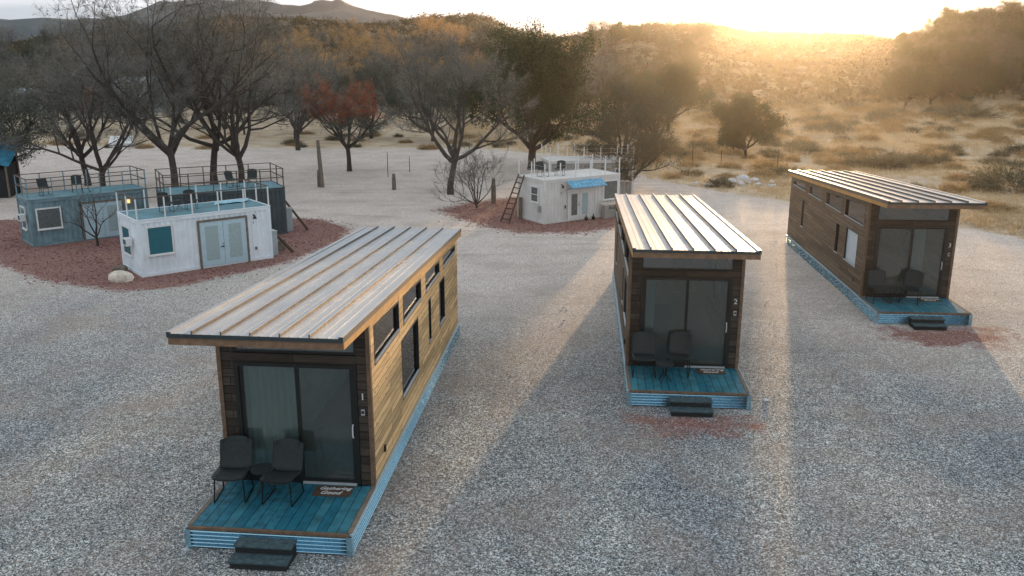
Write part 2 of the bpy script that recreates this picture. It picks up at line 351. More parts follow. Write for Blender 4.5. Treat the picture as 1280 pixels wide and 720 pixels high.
m, b = newmat('ground_surface')
at = N('ShaderNodeAttribute', attribute_name='mask'); sp = N('ShaderNodeSeparateColor'); L(at.outputs['Color'], sp.inputs[0])
v = objc()
def edge(mask, sc, amt, lo=.45, hi=.55):
    return ramp(math_('ADD', mask, math_('MULTIPLY', math_('SUBTRACT', noise(v, sc, 5, .6), .5), amt)), [(lo, 0.0), (hi, 1.0)])
vo = N('ShaderNodeTexVoronoi'); vo.inputs['Scale'].default_value = 58; L(v, vo.inputs['Vector'])
vo2 = N('ShaderNodeTexVoronoi'); vo2.inputs['Scale'].default_value = 27; L(v, vo2.inputs['Vector'])
sc1 = N('ShaderNodeSeparateColor'); L(vo.outputs['Color'], sc1.inputs[0]); sc2 = N('ShaderNodeSeparateColor'); L(vo2.outputs['Color'], sc2.inputs[0])
stone = math_('ADD', math_('MULTIPLY', sc1.outputs[0], .7), math_('MULTIPLY', sc2.outputs[0], .3))
grav = ramp(stone, [(.16, (.025, .04, .05)), (.4, (.14, .17, .19)), (.62, (.34, .375, .39)), (.85, (.88, .92, .94))])
grav = mix(ramp(sc1.outputs[1], [(.72, 0.0), (.8, .5)]), grav, (.32, .22, .15))
big = noise(v, .22, 5, .6); grav = mix(1, grav, ramp(big, [(.32, (.66, .70, .74)), (.68, (1.18, 1.14, 1.07))]), 'MULTIPLY')
trk = N('ShaderNodeMapping'); trk.inputs['Rotation'].default_value = (0, 0, .55); trk.inputs['Scale'].default_value = (.55, .035, 1); L(v, trk.inputs['Vector'])
grav = mix(1, grav, ramp(noise(trk.outputs[0], 1.0, 4, .6, .8), [(.35, (.82, .83, .84)), (.62, (1.12, 1.08, 1.03))]), 'MULTIPLY')
small = noise(v, 2.6, 5, .65); grav = mix(1, grav, ramp(small, [(.3, (.86, .86, .86)), (.7, (1.12, 1.12, 1.12))]), 'MULTIPLY')
dirtp = ramp(noise(v, .35, 6, .65, .4), [(.46, 0.0), (.7, .6)]); grav = mix(dirtp, grav, (.27, .205, .16))
sandc = ramp(stone, [(.15, (.32, .27, .235)), (.5, (.60, .52, .455)), (.88, (.86, .78, .70))])
sandc = mix(ramp(noise(v, .5, 6, .6), [(.45, 0.0), (.7, .55)]), sandc, (.36, .30, .25))
sandc = mix(ramp(noise(objc((.25, 1.6, 1)), .8, 5, .6), [(.55, 0.0), (.75, .5)]), sandc, (.27, .21, .16))
redc = ramp(stone, [(.15, (.08, .035, .03)), (.45, (.20, .095, .08)), (.7, (.32, .17, .145)), (.95, (.52, .38, .34))])
redc = mix(ramp(noise(v, .9, 5, .6), [(.45, 0.0), (.75, .6)]), redc, (.30, .19, .13))
fc = ramp(noise(v, .6, 8, .7), [(.3, (.28, .20, .12)), (.5, (.50, .39, .26)), (.7, (.68, .57, .42))])
fc = mix(ramp(noise(v, .09, 5, .6), [(.5, 0.0), (.65, .7)]), fc, (.5, .42, .32))
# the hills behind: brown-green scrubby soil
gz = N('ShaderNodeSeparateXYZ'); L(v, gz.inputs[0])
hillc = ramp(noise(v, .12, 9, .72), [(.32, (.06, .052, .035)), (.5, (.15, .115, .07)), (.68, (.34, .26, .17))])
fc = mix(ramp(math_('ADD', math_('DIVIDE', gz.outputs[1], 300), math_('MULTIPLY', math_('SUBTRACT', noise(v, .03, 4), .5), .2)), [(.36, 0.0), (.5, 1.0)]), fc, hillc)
far = ramp(noise(v, .02, 9, .7), [(.38, (.03, .06, .075)), (.62, (.09, .115, .13))])  # distant mountains tinted blue, aerial haze put into the colour
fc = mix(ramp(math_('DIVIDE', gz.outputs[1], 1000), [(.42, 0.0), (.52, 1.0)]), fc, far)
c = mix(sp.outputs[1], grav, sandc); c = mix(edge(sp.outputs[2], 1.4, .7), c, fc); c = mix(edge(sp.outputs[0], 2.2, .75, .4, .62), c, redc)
L(c, b.inputs['Base Color']); b.inputs['Roughness'].default_value = .9; b.inputs['Specular IOR Level'].default_value = .2
bump(b, math_('ADD', math_('MULTIPLY', vo.outputs['Distance'], -1), math_('MULTIPLY', sc1.outputs[2], .3)), .55, .012)
me.materials.append(m)
tag(link('ground', me), kind='structure')

# ------------------------------------------------------------------ park cabins
W, CL, D, HD = 2.6, 9.338, 1.597, .358
def zr(y): return 3.437 - .0565 * y           # top of the roof
def zu(y): return zr(y) - .185                 # underside
def side_wall(mb, x0, x1, holes, m=0):
    us = sorted({0.0, CL} | {h[0] for h in holes} | {h[1] for h in holes})
    for a, c in zip(us[:-1], us[1:]):
        hs = sorted([h for h in holes if h[0] <= a + 1e-6 and h[1] >= c - 1e-6], key=lambda h: h[2]); z = HD
        for h in hs:
            mb.box(x0, x1, a, c, z, h[2], m); z = h[3]
            if z > 3: z = None; break
            if h is not hs[-1] and hs[hs.index(h) + 1][2] <= z: continue
        if z is None:
            t = .1
            mb.slab(x0, x1, a, c, lambda y: zu(y) - t, t, m)
        else: mb.hexa([(x0, a, z), (x1, a, z), (x1, c, z), (x0, c, z), (x0, a, zu(a)), (x1, a, zu(a)), (x1, c, zu(c)), (x0, c, zu(c))], m)
CLER = [(.32, 2.26), (2.62, 4.42), (4.92, 6.68), (7.14, 8.98)]
def cabin(px, py, a, name_lab, low, lowside, num, curtain, wood='sidewood2'):
    root = thing('tiny_cabin', name_lab, 'cabin', (px, py, 0), a, 'tiny cabins on the gravel yard')
    dx = -W / 2
    def mb(): return MB(dx)
    ins = .11
    for side in (0, 1):
        xo, xi = (0, ins) if side == 0 else (W, W - ins); sg = -1 if side == 0 else 1
        wins = [(y0, y1, 2.41, 9) for y0, y1 in CLER] + (low if side == lowside else [(2.4, 3.9, .95, 2.1)])
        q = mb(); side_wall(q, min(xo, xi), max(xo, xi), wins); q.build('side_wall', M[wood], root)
        for y0, y1, z0, z1 in wins:
            top = (lambda y: zu(y) - .1) if z1 == 9 else (lambda y, z1=z1: z1)
            t = .045; f = mb()
            xa, xb = xo + sg * .004, xo - sg * .095; xa, xb = min(xa, xb), max(xa, xb)
            f.box(xa, xb, y0, y1, z0, z0 + t); f.slab(xa, xb, y0, y1, lambda y: top(y) - t, t)
            for yy in ((y0, y0 + t), (y1 - t, y1)):
                f.hexa([(xa, yy[0], z0 + t), (xb, yy[0], z0 + t), (xb, yy[1], z0 + t), (xa, yy[1], z0 + t), (xa, yy[0], top(yy[0]) - t), (xb, yy[0], top(yy[0]) - t), (xb, yy[1], top(yy[1]) - t), (xa, yy[1], top(yy[1]) - t)])
            fr = f.build('window_frame', M['black'], root)
            g = mb(); xg = xo - sg * .055
            g.hexa([(xg - .004, y0 + t, z0 + t), (xg + .004, y0 + t, z0 + t), (xg + .004, y1 - t, z0 + t), (xg - .004, y1 - t, z0 + t), (xg - .004, y0 + t, top(y0) - t), (xg + .004, y0 + t, top(y0) - t), (xg + .004, y1 - t, top(y1) - t), (xg - .004, y1 - t, top(y1) - t)])
            g.build('pane', M['whitepane'] if (z1 != 9 and side == lowside == 0 and y1 - y0 > 1) else M['clear_glass'], fr)
            s_ = mb(); s_.box(xo - sg * .02, xo + sg * .018, y0 + .01, y1 - .01, z0 + t + .002, z0 + t + .022); s_.build('sill', M['silver'], fr)
            if False:
                bl = mb(); xx = xo - sg * .09; bl.box(xx - .004, xx + .004, y0 + t, y1 - t, z0 + t, top(y0) - t - .01); bl.build('roller_blind', M['curtain'], fr)
    # rear wall and front wall
    q = mb(); q.hexa([(ins, CL - ins, HD), (W - ins, CL - ins, HD), (W - ins, CL, HD), (ins, CL, HD), (ins, CL - ins, zu(CL - ins)), (W - ins, CL - ins, zu(CL - ins)), (W - ins, CL, zu(CL)), (ins, CL, zu(CL))]); q.build('rear_wall', M['frontwood'], root)
    q = mb(); q.box(ins, .27, 0, ins, HD, 3.20); q.box(2.37, W - ins, 0, ins, HD, 3.20); q.box(.27, 2.37, -.012, ins, 2.535, 2.70); q.box(ins, W - ins, 0, ins, 3.20, zu(ins))
    q.box(0, ins, -.003, -.0005, HD, 3.24); q.box(W - ins, W, -.003, -.0005, HD, 3.24)
    q.build('front_wall', M['frontwood'], root)
    for xa, xb in ((-.014, .055), (W - .055, W + .014)):
        q = mb()
        q.box(xa, xb, -.026, -.004, HD, 3.245)
        q.box(xa, xa + .014 if xa < 0 else xb, -.004, .06, HD, 3.24) if xa < 0 else q.box(xb - .014, xb, -.004, .06, HD, 3.24)
        q.build('corner_trim', M['trimwood'], root)
    # interior
    q = mb(); q.box(ins + .001, W - ins - .001, ins, CL - ins, HD + .002, HD + .03); q.build('interior_floor', M['floor'], root)
    q = mb(); q.slab(ins + .002, W - ins - .002, ins + .05, CL - ins - .002, lambda y: zu(y) - .02, .015)
    q.box(ins + .002, ins + 1.4, 5.2, 5.26, HD + .03, 2.35)
    q.build('interior_lining', M['inner'], root)
    q = mb(); q.box(ins + .01, ins + .62, 2.4, 4.9, HD + .03, 1.25); q.box(W - 1.6, W - ins - .01, 6.6, 9.0, HD + .03, .95); q.build('interior_counter', M['inner'], root)
    # transom
    q = mb(); q.box(.27, 2.37, .01, .07, 2.702, 2.74); q.box(.27, .31, .01, .07, 2.74, 3.16); q.box(2.33, 2.37, .01, .07, 2.74, 3.16); q.box(.27, 2.37, .01, .07, 3.16, 3.198)
    tr = q.build('transom_window', M['black'], root); q = mb(); q.box(.31, 2.33, .035, .043, 2.74, 3.16); q.build('pane', M['transom_glass'], tr)
    # sliding door
    q = mb(); q.box(.272, .345, -.03, .08, .36, 2.533); q.box(2.305, 2.368, -.03, .08, .36, 2.533); q.box(.345, 2.305, -.03, .08, 2.47, 2.533); q.box(.345, 2.305, -.03, .08, .36, .40)
    q.box(1.315, 1.375, -.018, .05, .40, 2.47); q.box(.345, .40, .0, .05, .40, 2.47); q.box(2.25, 2.305, -.018, .03, .40, 2.47); q.box(.40, 1.315, .0, .05, .40, .47); q.box(1.375, 2.25, -.018, .03, .40, .45)
    dr = q.build('sliding_door', M['black'], root)
    q = mb(); q.box(.40, 1.315, .02, .028, .47, 2.47); q.box(1.375, 2.25, .002, .01, .45, 2.47); q.build('pane', M['door_glass'], dr)
    q = mb(); q.box(1.36, 2.30, -.06, -.031, .362, .40); q.build('threshold', M['silver'], dr)
    q = mb(); q.path([(2.275, -.018, 1.24), (2.275, -.06, 1.27), (2.275, -.065, 1.36), (2.275, -.06, 1.45), (2.275, -.018, 1.48)], .011); q.build('handle', M['white'], dr)
    q = mb(); cx0, cx1 = curtain; n = 40; rows = []
    for z in (.5, 2.44): rows.append([(cx0 + (cx1 - cx0) * i / n, .13 + .028 * math.sin(i * 1.25) + .012 * math.sin(i * .47), z) for i in range(n + 1)])
    q.strip(rows); q.build('curtain', M['curtain'], root)
    # number, lock box, outlet
    text_mesh(num, .17, M['white'], 'house_number', root, Matrix.Translation((2.455 + dx, -.008, 1.98)) @ Matrix.Rotation(R(90), 4, 'X'))
    q = mb(); q.box(2.425, 2.485, -.035, -.004, 1.66, 1.76); q.box(2.432, 2.478, -.041, -.036, 1.69, 1.74, 1); q.build('lock_box', [M['silver'], M['black']], root)
    q = mb(); q.box(W + .002, W + .03, .72, .79, .64, .76) if lowside == 1 else q.box(-.03, -.002, .72, .79, .64, .76); q.build('outlet_box', M['black'], root)
    # roof
    xL, xR, yF, yB = -.03, W + .03, -1.545, 9.88
    q = mb(); q.slab(xL + .03, xR - .03, yF + .03, yB - .03, zu, .13); rf = q.build('roof', M['trimwood'], root)
    q = mb(); q.slab(xL, xR, yF - .012, yB + .01, lambda y: zr(y) - .038, .03)
    ribx = [.345 + .447 * k for k in range(5)]
    q.build('metal_sheet', M['roof'], rf)
    for x in ribx:
        q = mb(); q.slab(x - .011, x + .011, yF - .012, yB + .01, lambda y: zr(y) - .008, .05); q.slab(x - .015, x + .015, yF - .0125, yB + .0105, lambda y: zr(y) + .0425, .006, 1); q.build('standing_seam', [M['seam'], M['roof']], rf)
    q = mb(); edges = [xL + .07] + ribx + [xR - .07]
    for e0, e1 in zip(edges[:-1], edges[1:]):
        for t in (.3, .62):
            x = e0 + (e1 - e0) * t; q.slab(x - .012, x + .012, yF - .005, yB, lambda y: zr(y) - .008, .006)
    q.build('pencil_ribs', M['roof'], rf)
    q = mb(); q.slab(xL - .006, xL + .065, yF - .02, yB + .015, lambda y: zr(y) - .04, .062); q.slab(xR - .065, xR + .006, yF - .02, yB + .015, lambda y: zr(y) - .04, .062)
    q.build('edge_cap', M['roof'], rf)
    q = mb(); q.slab(xL - .01, xL - .0065, yF - .02, yB + .015, lambda y: zr(y) - .075, .09); q.slab(xR + .0065, xR + .01, yF - .02, yB + .015, lambda y: zr(y) - .075, .09)
    q.build('side_flashing', M['flash'], rf)
    q = mb(); q.box(xL - .008, xR + .008, yF - .026, yF - .0205, zr(yF) - .068, zr(yF) - .006); q.box(xL - .008, xL + .05, yF - .026, yF - .0205, zr(yF) - .005, zr(yF) + .02); q.box(xR - .055, xR + .008, yF - .026, yF - .0205, zr(yF) - .005, zr(yF) + .02)
    q.build('drip_edge', M['drip'], rf)
    q = mb(); q.box(xL - .002, xR + .002, yF, yF + .03, zr(yF) - .185, zr(yF) - .042); q.build('front_fascia', M['fasciawood'], rf)
    q = mb()
    for x0, x1 in ((xL - .005, xL + .03), (xR - .03, xR + .005)): q.slab(x0, x1, yF + .031, yB, lambda y: zr(y) - .185, .125)
    q.build('side_fascia', M['goldwood'], rf)
    # skirt
    q = mb(); n = 45; zs = [.015 + .29 * i / n for i in range(n + 1)]; am = [.026 * math.sin(i * 2 * math.pi / 10) for i in range(n + 1)]
    q.strip([[(-.02 - o, -D - .02 - o, z), (W + .02 + o, -D - .02 - o, z), (W + .02 + o, CL + .02 + o, z), (-.02 - o, CL + .02 + o, z), (-.02 - o, -D - .02 - o, z)] for z, o in zip(zs, am)])
    q.build('corrugated_skirt', M['corr'], root, True)
    q = mb()
    for xx in (-.042, W + .042):
        sg = 1 if xx > 0 else -1
        q.box(xx - sg * .09, xx, -D - .046, -D - .036, 0, .32); q.box(xx, xx - sg * .01, -D - .036, -D + .07, 0, .32); q.box(xx, xx - sg * .01, CL, CL + .04, 0, .32)
    q.build('skirt_corner', M['corr'], root)
    q = mb()
    for xx in (-.045, W + .0): q.box(xx, xx + .045, -D, CL + .04, .318, .352)
    q.build('skirt_flashing', M['skirtflash'], root)
    # deck
    q = mb(); n = 15; bw = (W - .1) / n
    rb_ = random.Random(num)
    for i in range(n): q.box(.05 + i * bw + .006, .05 + (i + 1) * bw - .006, -D + .03, -.062 if 1.3 < .05 + i * bw < 2.35 else -.032, HD - .03, HD, rb_.randrange(3))
    dk = q.build('deck', [M['deck'], M['deck_worn'], M['deck_faded']], root)
    q = mb(); q.box(0, W, -D - .03, -D + .028, HD - .045, HD - .004); q.build('front_edge_board', M['trimwood'], dk)
    for x0, x1 in ((-.03, .048), (W - .048, W + .03)): q = mb(); q.box(x0, x1, -D + .03, -.03, HD - .03, HD + .002); q.build('side_edge_board', M['oldwood'], dk)
    q = mb(); q.box(.03, W - .03, -D + .03, -.01, HD - .07, HD - .034); q.build('deck_joist', M['stepside'], dk)
    return root
CAB = [(-3.6425, 13.9162, -.0936), (4.007, 19.7245, -.0791), (11.8696, 25.8365, -.0619)]
low1 = [(2.36, 4.02, .95, 2.18), (5.18, 5.48, 1.15, 2.2), (6.55, 7.32, 1.12, 2.24)]
low3 = [(.7, 1.95, 1.04, 2.16), (2.6, 3.02, 1.05, 2.1), (7.1, 7.45, 1.04, 2.14)]
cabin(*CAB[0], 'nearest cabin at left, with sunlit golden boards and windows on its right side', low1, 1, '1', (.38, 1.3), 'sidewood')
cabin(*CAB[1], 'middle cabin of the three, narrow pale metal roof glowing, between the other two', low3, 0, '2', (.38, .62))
cabin(*CAB[2], 'farthest right cabin, beside the dry grass field, with grey brown shaded left side wall', low3, 0, '3', (1.40, 1.78))

def cabin_pt(i, x, y, z=0):
    cx, cy, a = CAB[i]; lx = x - W / 2; return (cx + lx * math.cos(a) - y * math.sin(a), cy + lx * math.sin(a) + y * math.cos(a), z)

# steps
def steps(i, lab):
    a = CAB[i][2]; x, y, z = cabin_pt(i, 1.32, -D - .06); r = thing('wooden_steps', lab, 'steps', (x, y, hz(x, y)), a, 'wooden steps in front of the cabin decks')
    for k, (y0, y1, zt) in enumerate(((-.26, -.005, .262), (-.50, -.24, .132))):
        q = MB(); q.box(-.46, .46, y0 - .012, (y0 + y1) / 2 - .004, zt - .028, zt); q.box(-.46, .46, (y0 + y1) / 2 + .004, y1, zt - .028, zt); q.build('tread', M['steps'], r)
    q = MB(); q.box(-.44, .44, -.25, -.01, 0, .232); q.box(-.44, .44, -.485, -.251, 0, .102); q.build('step_box', M['stepside'], r)
steps(0, 'two dark wooden steps in front of the nearest cabin deck'); steps(1, 'two black steps in front of the middle cabin deck'); steps(2, 'two black steps in front of the farthest right cabin deck')

# chairs
def make_chair():
    r = thing('patio_chair', '', 'chair')
    prof_s = [(-.03, .385), (0, .40), (.08, .405), (.2, .395), (.32, .375), (.41, .375)]
    prof_b = [(.41, .376), (.46, .40), (.50, .46), (.53, .56), (.565, .68), (.60, .79), (.615, .83)]
    def shell(prof, nm, wid, dish, taper=0):
        q = MB(); n = 8
        for s_ in (0, 1):
            rows = []
            for k, (y, z) in enumerate(prof):
                row = []; ww = wid * (1 - taper * (k == len(prof) - 1) * .25 - (.1 if k == 0 and nm == 'seat' else 0))
                for i in range(n + 1):
                    t = i / n * 2 - 1; e = dish * abs(t) ** 2.5
                    if nm == 'seat': row.append((t * ww, y, z + e - s_ * .018))
                    else: row.append((t * ww, y - e + s_ * .018, z - (.03 * abs(t) ** 3 if k == len(prof) - 1 else 0)))
                rows.append(row if s_ == 0 else row[::-1])
            q.strip(rows)
        k = len(q.v) // 2; c = n + 1; nr = len(prof)
        for i in range(nr - 1):                               # side rims
            q.f.append([i * c, (i + 1) * c, k + (i + 1) * c + n, k + i * c + n]); q.m.append(0)
            q.f.append([i * c + n, k + i * c, k + (i + 1) * c, (i + 1) * c + n]); q.m.append(0)
        for i in range(n):
            for rr in (0, nr - 1): q.f.append([rr * c + i, rr * c + i + 1, k + rr * c + n - i - 1, k + rr * c + n - i]); q.m.append(0)
        return q.build(nm, M['charcoal'], r, True)
    shell(prof_s, 'seat', .25, .035); shell(prof_b, 'backrest', .25, .05, 1)
    for s_ in (-1, 1):
        q = MB(); x = s_ * .235
        q.path([(x * .9, .02, .38), (x, -.02, .012), (x, .1, .010), (x, .48, .012), (x * .9, .38, .36)], .011); q.build('leg', M['rod'], r)
    q = MB(); q.path([(-.21, .02, .375), (.21, .02, .375)], .01); q.path([(-.21, .38, .352), (.21, .38, .352)], .01); q.build('seat_frame', M['rod'], r)
    return r
chair0 = make_chair(); first = [True]
def place(proto, flag, loc, rz, lab, group, sc=1):
    o = proto if flag[0] else copy_tree(proto); flag[0] = False
    o.location = loc; o.rotation_euler.z = rz; o.scale = (sc, sc, sc); tag(o, lab, None, group); return o
def make_table():
    r = thing('side_table', '', 'table'); q = MB(); q.tube((0, 0, .42), (0, 0, .445), .2, .2, 24); q.build('tabletop', M['charcoal'], r)
    for k in range(3):
        t = k * 2 * math.pi / 3; q = MB(); q.path([(.1 * math.cos(t), .1 * math.sin(t), .42), (.03 * math.cos(t), .03 * math.sin(t), .22), (.17 * math.cos(t), .17 * math.sin(t), .008)], .009); q.build('leg', M['rod'], r)
    return r
table0 = make_table(); tf = [True]
names = ['nearest', 'middle', 'farthest right']
for i in range(3):
    n = names[i]; a = CAB[i][2]
    place(chair0, first, cabin_pt(i, .37, -.82, HD + .001), a + (.12, .0, .06)[i], f'dark moulded chair nearer the left deck edge of the {n} cabin', 'chairs on the cabin decks', 1.08)
    place(chair0, first, cabin_pt(i, (1.18, 1.12, 1.15)[i], (-.84, -.72, -.78)[i], HD + .001), a - (.05, .2, .5)[i], f'dark moulded chair beside the doormat of the {n} cabin', 'chairs on the cabin decks', 1.08)
    place(table0, tf, cabin_pt(i, .80, (-.42, -1.05, -.5)[i], HD + .001), 0, f'small round table between the two chairs of the {n} cabin', 'small round tables')
    x, y, z = cabin_pt(i, 1.95, -.28, HD + .001)
    mt = thing('doormat', f'brown doormat with pale script at the door of the {n} cabin', 'doormat', (x, y, z), a + .03, 'doormats at the cabin doors')
    q = MB(); q.box(-.32, .32, -.18, .17, 0, .014); q.build('mat', M['mat'], mt)
    text_mesh('Gathering', .135, M['white'], 'lettering', mt, Matrix.Translation((.02, .07, .017)), .35); text_mesh('Good', .15, M['white'], 'lettering', mt, Matrix.Translation((-.03, -.08, .017)), .35)

# ------------------------------------------------------------------ containers
def corrug(p0, p1, z0, z1, nrm, q, per=.19, dep=.034):
    p0, p1 = np.array(p0, float), np.array(p1, float); Ln = np.linalg.norm(p1 - p0); e = (p1 - p0) / Ln; nn = np.array(nrm, float); pts = []; t = 0
    while t < Ln:
        for dt, o in ((0, 0), (.35, 0), (.5, 1), (.85, 1)):
            tt = t + dt * per
            if tt < Ln: pts.append(p0 + e * tt - nn * dep * o)
        t += per
    pts.append(p1); q.strip([[(*p, z0) for p in pts], [(*p, z1) for p in pts]])
def clap(p0, p1, z0, z1, nrm, q, row=.14):
    p0, p1 = np.array(p0, float), np.array(p1, float); nn = np.array(nrm, float); rows = []; z = z0
    while z < z1 - .01:
        for zz, o in ((z, .0), (min(z + row, z1), -.022)): rows.append([(*(p0 + nn * o), zz), (*(p1 + nn * o), zz)])
        z += row
    q.strip(rows)
def container(lab, o, a, Lx, Wy, H, body, roofm, panem, doorm, windows, doors, left_end='corr', rail='white', railm=None, nposts=(5, 3), framem=None, doorframe=None, hidefront=False, rh=.74, railtop=True, rails=1):
    c = thing('shipping_container', lab, 'container', (o[0], o[1], hz(*o)), a, 'converted shipping containers')
    q = MB(); z0, z1 = .1, H - .1
    corrug((.07, .03), (Lx - .07, .03), z0, z1, (0, -1), q); corrug((Lx - .07, Wy - .03), (.07, Wy - .03), z0, z1, (0, 1), q); corrug((Lx - .03, .07), (Lx - .03, Wy - .07), z0, z1, (1, 0), q)
    (clap if left_end == 'clap' else corrug)((.03, Wy - .07), (.03, .07), z0, z1, (-1, 0), q)
    q.build('wall', M[body], c)
    q = MB()
    for x in (0, Lx - .1):
        for y in (0, Wy - .1): q.box(x, x + .1, y, y + .1, -.02, H)
    for z in (-.02, H - .11):
        h = .12 if z < 0 else .11
        q.box(.1, Lx - .1, .004, .06, z, z + h - .003); q.box(.1, Lx - .1, Wy - .06, Wy - .004, z, z + h - .003); q.box(.004, .06, .1, Wy - .1, z, z + h - .003); q.box(Lx - .06, Lx - .004, .1, Wy - .1, z, z + h - .003)
    q.build('frame', M[framem or body], c)
    q = MB(); q.box(.03, Lx - .03, .03, Wy - .03, H - .06, H + .012); q.build('roof_deck', M[roofm], c)
    q = MB()
    q.box(-.012, Lx + .012, -.02, .028, H + .002, H + .03); q.box(-.012, Lx + .012, Wy - .028, Wy + .02, H + .002, H + .03); q.box(-.02, .028, .03, Wy - .03, H + .002, H + .03); q.box(Lx - .028, Lx + .02, .03, Wy - .03, H + .002, H + .03)
    q.build('roof_edge', M[framem or body], c)
    for face, u0, u1, w0, w1, pm in windows:
        def bx(q, a0, a1, d0, d1, e0, e1, m=0):   # a along the wall, d outwards
            if face == 'front': q.box(a0, a1, -d1, -d0, e0, e1, m)
            else: q.box(-d1, -d0, a0, a1, e0, e1, m)
        t = .055; q = MB(); bx(q, u0 - t, u1 + t, -.03, .02, w0 - t, w0); bx(q, u0 - t, u1 + t, -.03, .02, w1, w1 + t); bx(q, u0 - t, u0, -.03, .02, w0, w1); bx(q, u1, u1 + t, -.03, .02, w0, w1); bx(q, u0 - t - .02, u1 + t + .02, .0205, .045, w0 - t - .02, w0 - t + .02)
        wn = q.build('window', M['white'], c); q = MB(); bx(q, u0, u1, -.03, .004, w0, w1); q.build('pane', M[pm], wn)
        if pm == 'greypane' and face == 'left': q = MB(); bx(q, u0, u1, .005, .015, (w0 + w1) / 2 - .015, (w0 + w1) / 2 + .015); q.build('mid_rail', M['white'], wn)
    for u0, u1, top, dm, blind in doors:
        fm = M[doorframe or 'oldwood']; t = .07; q = MB(); q.box(u0 - t, u0, -.035, .03, 0, top + t); q.box(u1, u1 + t, -.035, .03, 0, top + t); q.box(u0, u1, -.035, .03, top, top + t); q.build('door_frame', fm, c)
        mid = (u0 + u1) / 2
        for k, (s0, s1) in enumerate(((u0, mid - .006), (mid + .006, u1))):
            q = MB(); q.box(s0, s1, -.015, .03, .05, top - .004); lf = q.build('door', M[dm], c)
            q = MB(); wd = s1 - s0; q.box(s0 + wd * .22, s1 - wd * .22, -.02, -.0155, .26, top - .16); q.build('pane', M[blind[k]], lf)
            if k == 0: q = MB(); q.box(s1 - .05, s1 - .02, -.06, -.016, .70, .74); q.tube((s1 - .035, -.03, .82), (s1 - .035, -.016, .82), .02, .02, 8); q.box(s1 - .14, s1 - .03, -.065, -.05, .71, .73); q.build('handle', M['black'], lf)
    # railing
    q0 = MB(); posts = []
    nx_, ny_ = nposts
    for i in range(nx_): x = .04 + (Lx - .08) * i / (nx_ - 1); posts += [(x, .035), (x, Wy - .035)]
    for j in range(1, ny_ - 1): y = .035 + (Wy - .07) * j / (ny_ - 1); posts += [(.04, y), (Lx - .04, y)]
    for x, y in posts:
        q = MB(); q.box(x - .02, x + .02, y - .02, y + .02, H + .031, H + rh - .002); q.build('railing_post', M[rail], c)
    for k in range(rails if railtop else 0):
        z = H + rh - k * rh * .42; q = MB(); g = .022
        q.box(.0, Lx, .015, .055, z - (.0 if k == 0 else .03), z + (.028 if k == 0 else 0)); q.box(0, Lx, Wy - .055, Wy - .015, z - (.0 if k == 0 else .03), z + (.028 if k == 0 else 0))
        q.box(.02, .06, .056, Wy - .056, z - (.0 if k == 0 else .03), z + (.028 if k == 0 else 0)); q.box(Lx - .06, Lx - .02, .056, Wy - .056, z - (.0 if k == 0 else .03), z + (.028 if k == 0 else 0)); q.build('rail', M[railm or rail], c)
    if not railtop:
        q = MB()
        for z in (.22, .42, .62):
            q.path([(.04, .035, H + z), (Lx - .04, .035, H + z), (Lx - .04, Wy - .035, H + z), (.04, Wy - .035, H + z), (.04, .035, H + z)], .004, 4)
        q.build('cable', M['silver'], c)
    return c
C1 = ((-12.676, 29.405), .686); C2 = ((-18.9, 34.2), .72); C3 = ((-13.758, 34.671), .50); C4 = ((1.427, 39.097), .584); C5 = ((1.941, 46.1), .189)
def cpt(C, x, y, z): (ox, oy), a = C; return (ox + x * math.cos(a) - y * math.sin(a), oy + x * math.sin(a) + y * math.cos(a), z + hz(ox, oy))
c1 = container('white container with white posts, brown handrail and frosted french doors', *C1, 4.793, 2.176, 1.964, 'cwhite', 'roofteal', 'tealpane', 'doorblue',
    [('front', .33, 1.12, .76, 1.68, 'tealpane'), ('left', .95, 1.75, .62, 1.55, 'tealpane')], [(2.1, 3.8, 1.66, 'doorblue', ('frost', 'frost'))], railm='railbrown', nposts=(6, 3))
c2 = container('blue grey container at the far left with a white framed window', *C2, 4.6, 1.8, 1.85, 'cblue', 'roofteal', 'tealpane', 'doorblue',
    [('front', .28, 1.10, .70, 1.45, 'greypane'), ('left', .7, 1.3, .62, 1.45, 'tealpane')], [(1.95, 3.5, 1.5, 'doorblue', ('doorblue', 'frost'))], rail='cblue', railm='railbrown', nposts=(6, 3), rh=.8, rails=2)
c3 = container('dark grey container half hidden behind the white one, with brown railings', *C3, 4.8, 2.18, 1.96, 'cdark', 'roofteal', 'tealpane', 'doorblue', [], [], rail='railbrown', nposts=(6, 3), rails=2, rh=.8)
c4 = container('off white container with a faded blue awning over its door', *C4, 4.37, 2.115, 1.954, 'cwarm', 'roofwhite', 'greypane', 'white',
    [('front', 3.42, 4.2, .85, 1.66, 'greypane'), ('left', .5, 1.0, .95, 1.58, 'greypane')], [(1.38, 2.6, 1.4, 'cwarm', ('greypane', 'frost'))], left_end='clap', railtop=False, nposts=(6, 3), doorframe='white')
c5 = container('weathered container behind the awning one, with a pale roof and thin posts', *C5, 4.6, 2.11, 1.95, 'ctan', 'roofwhite', 'greypane', 'white', [('front', 3.6, 4.3, .9, 1.5, 'greypane')], [], framem='cwarm', railtop=False, nposts=(6, 3))
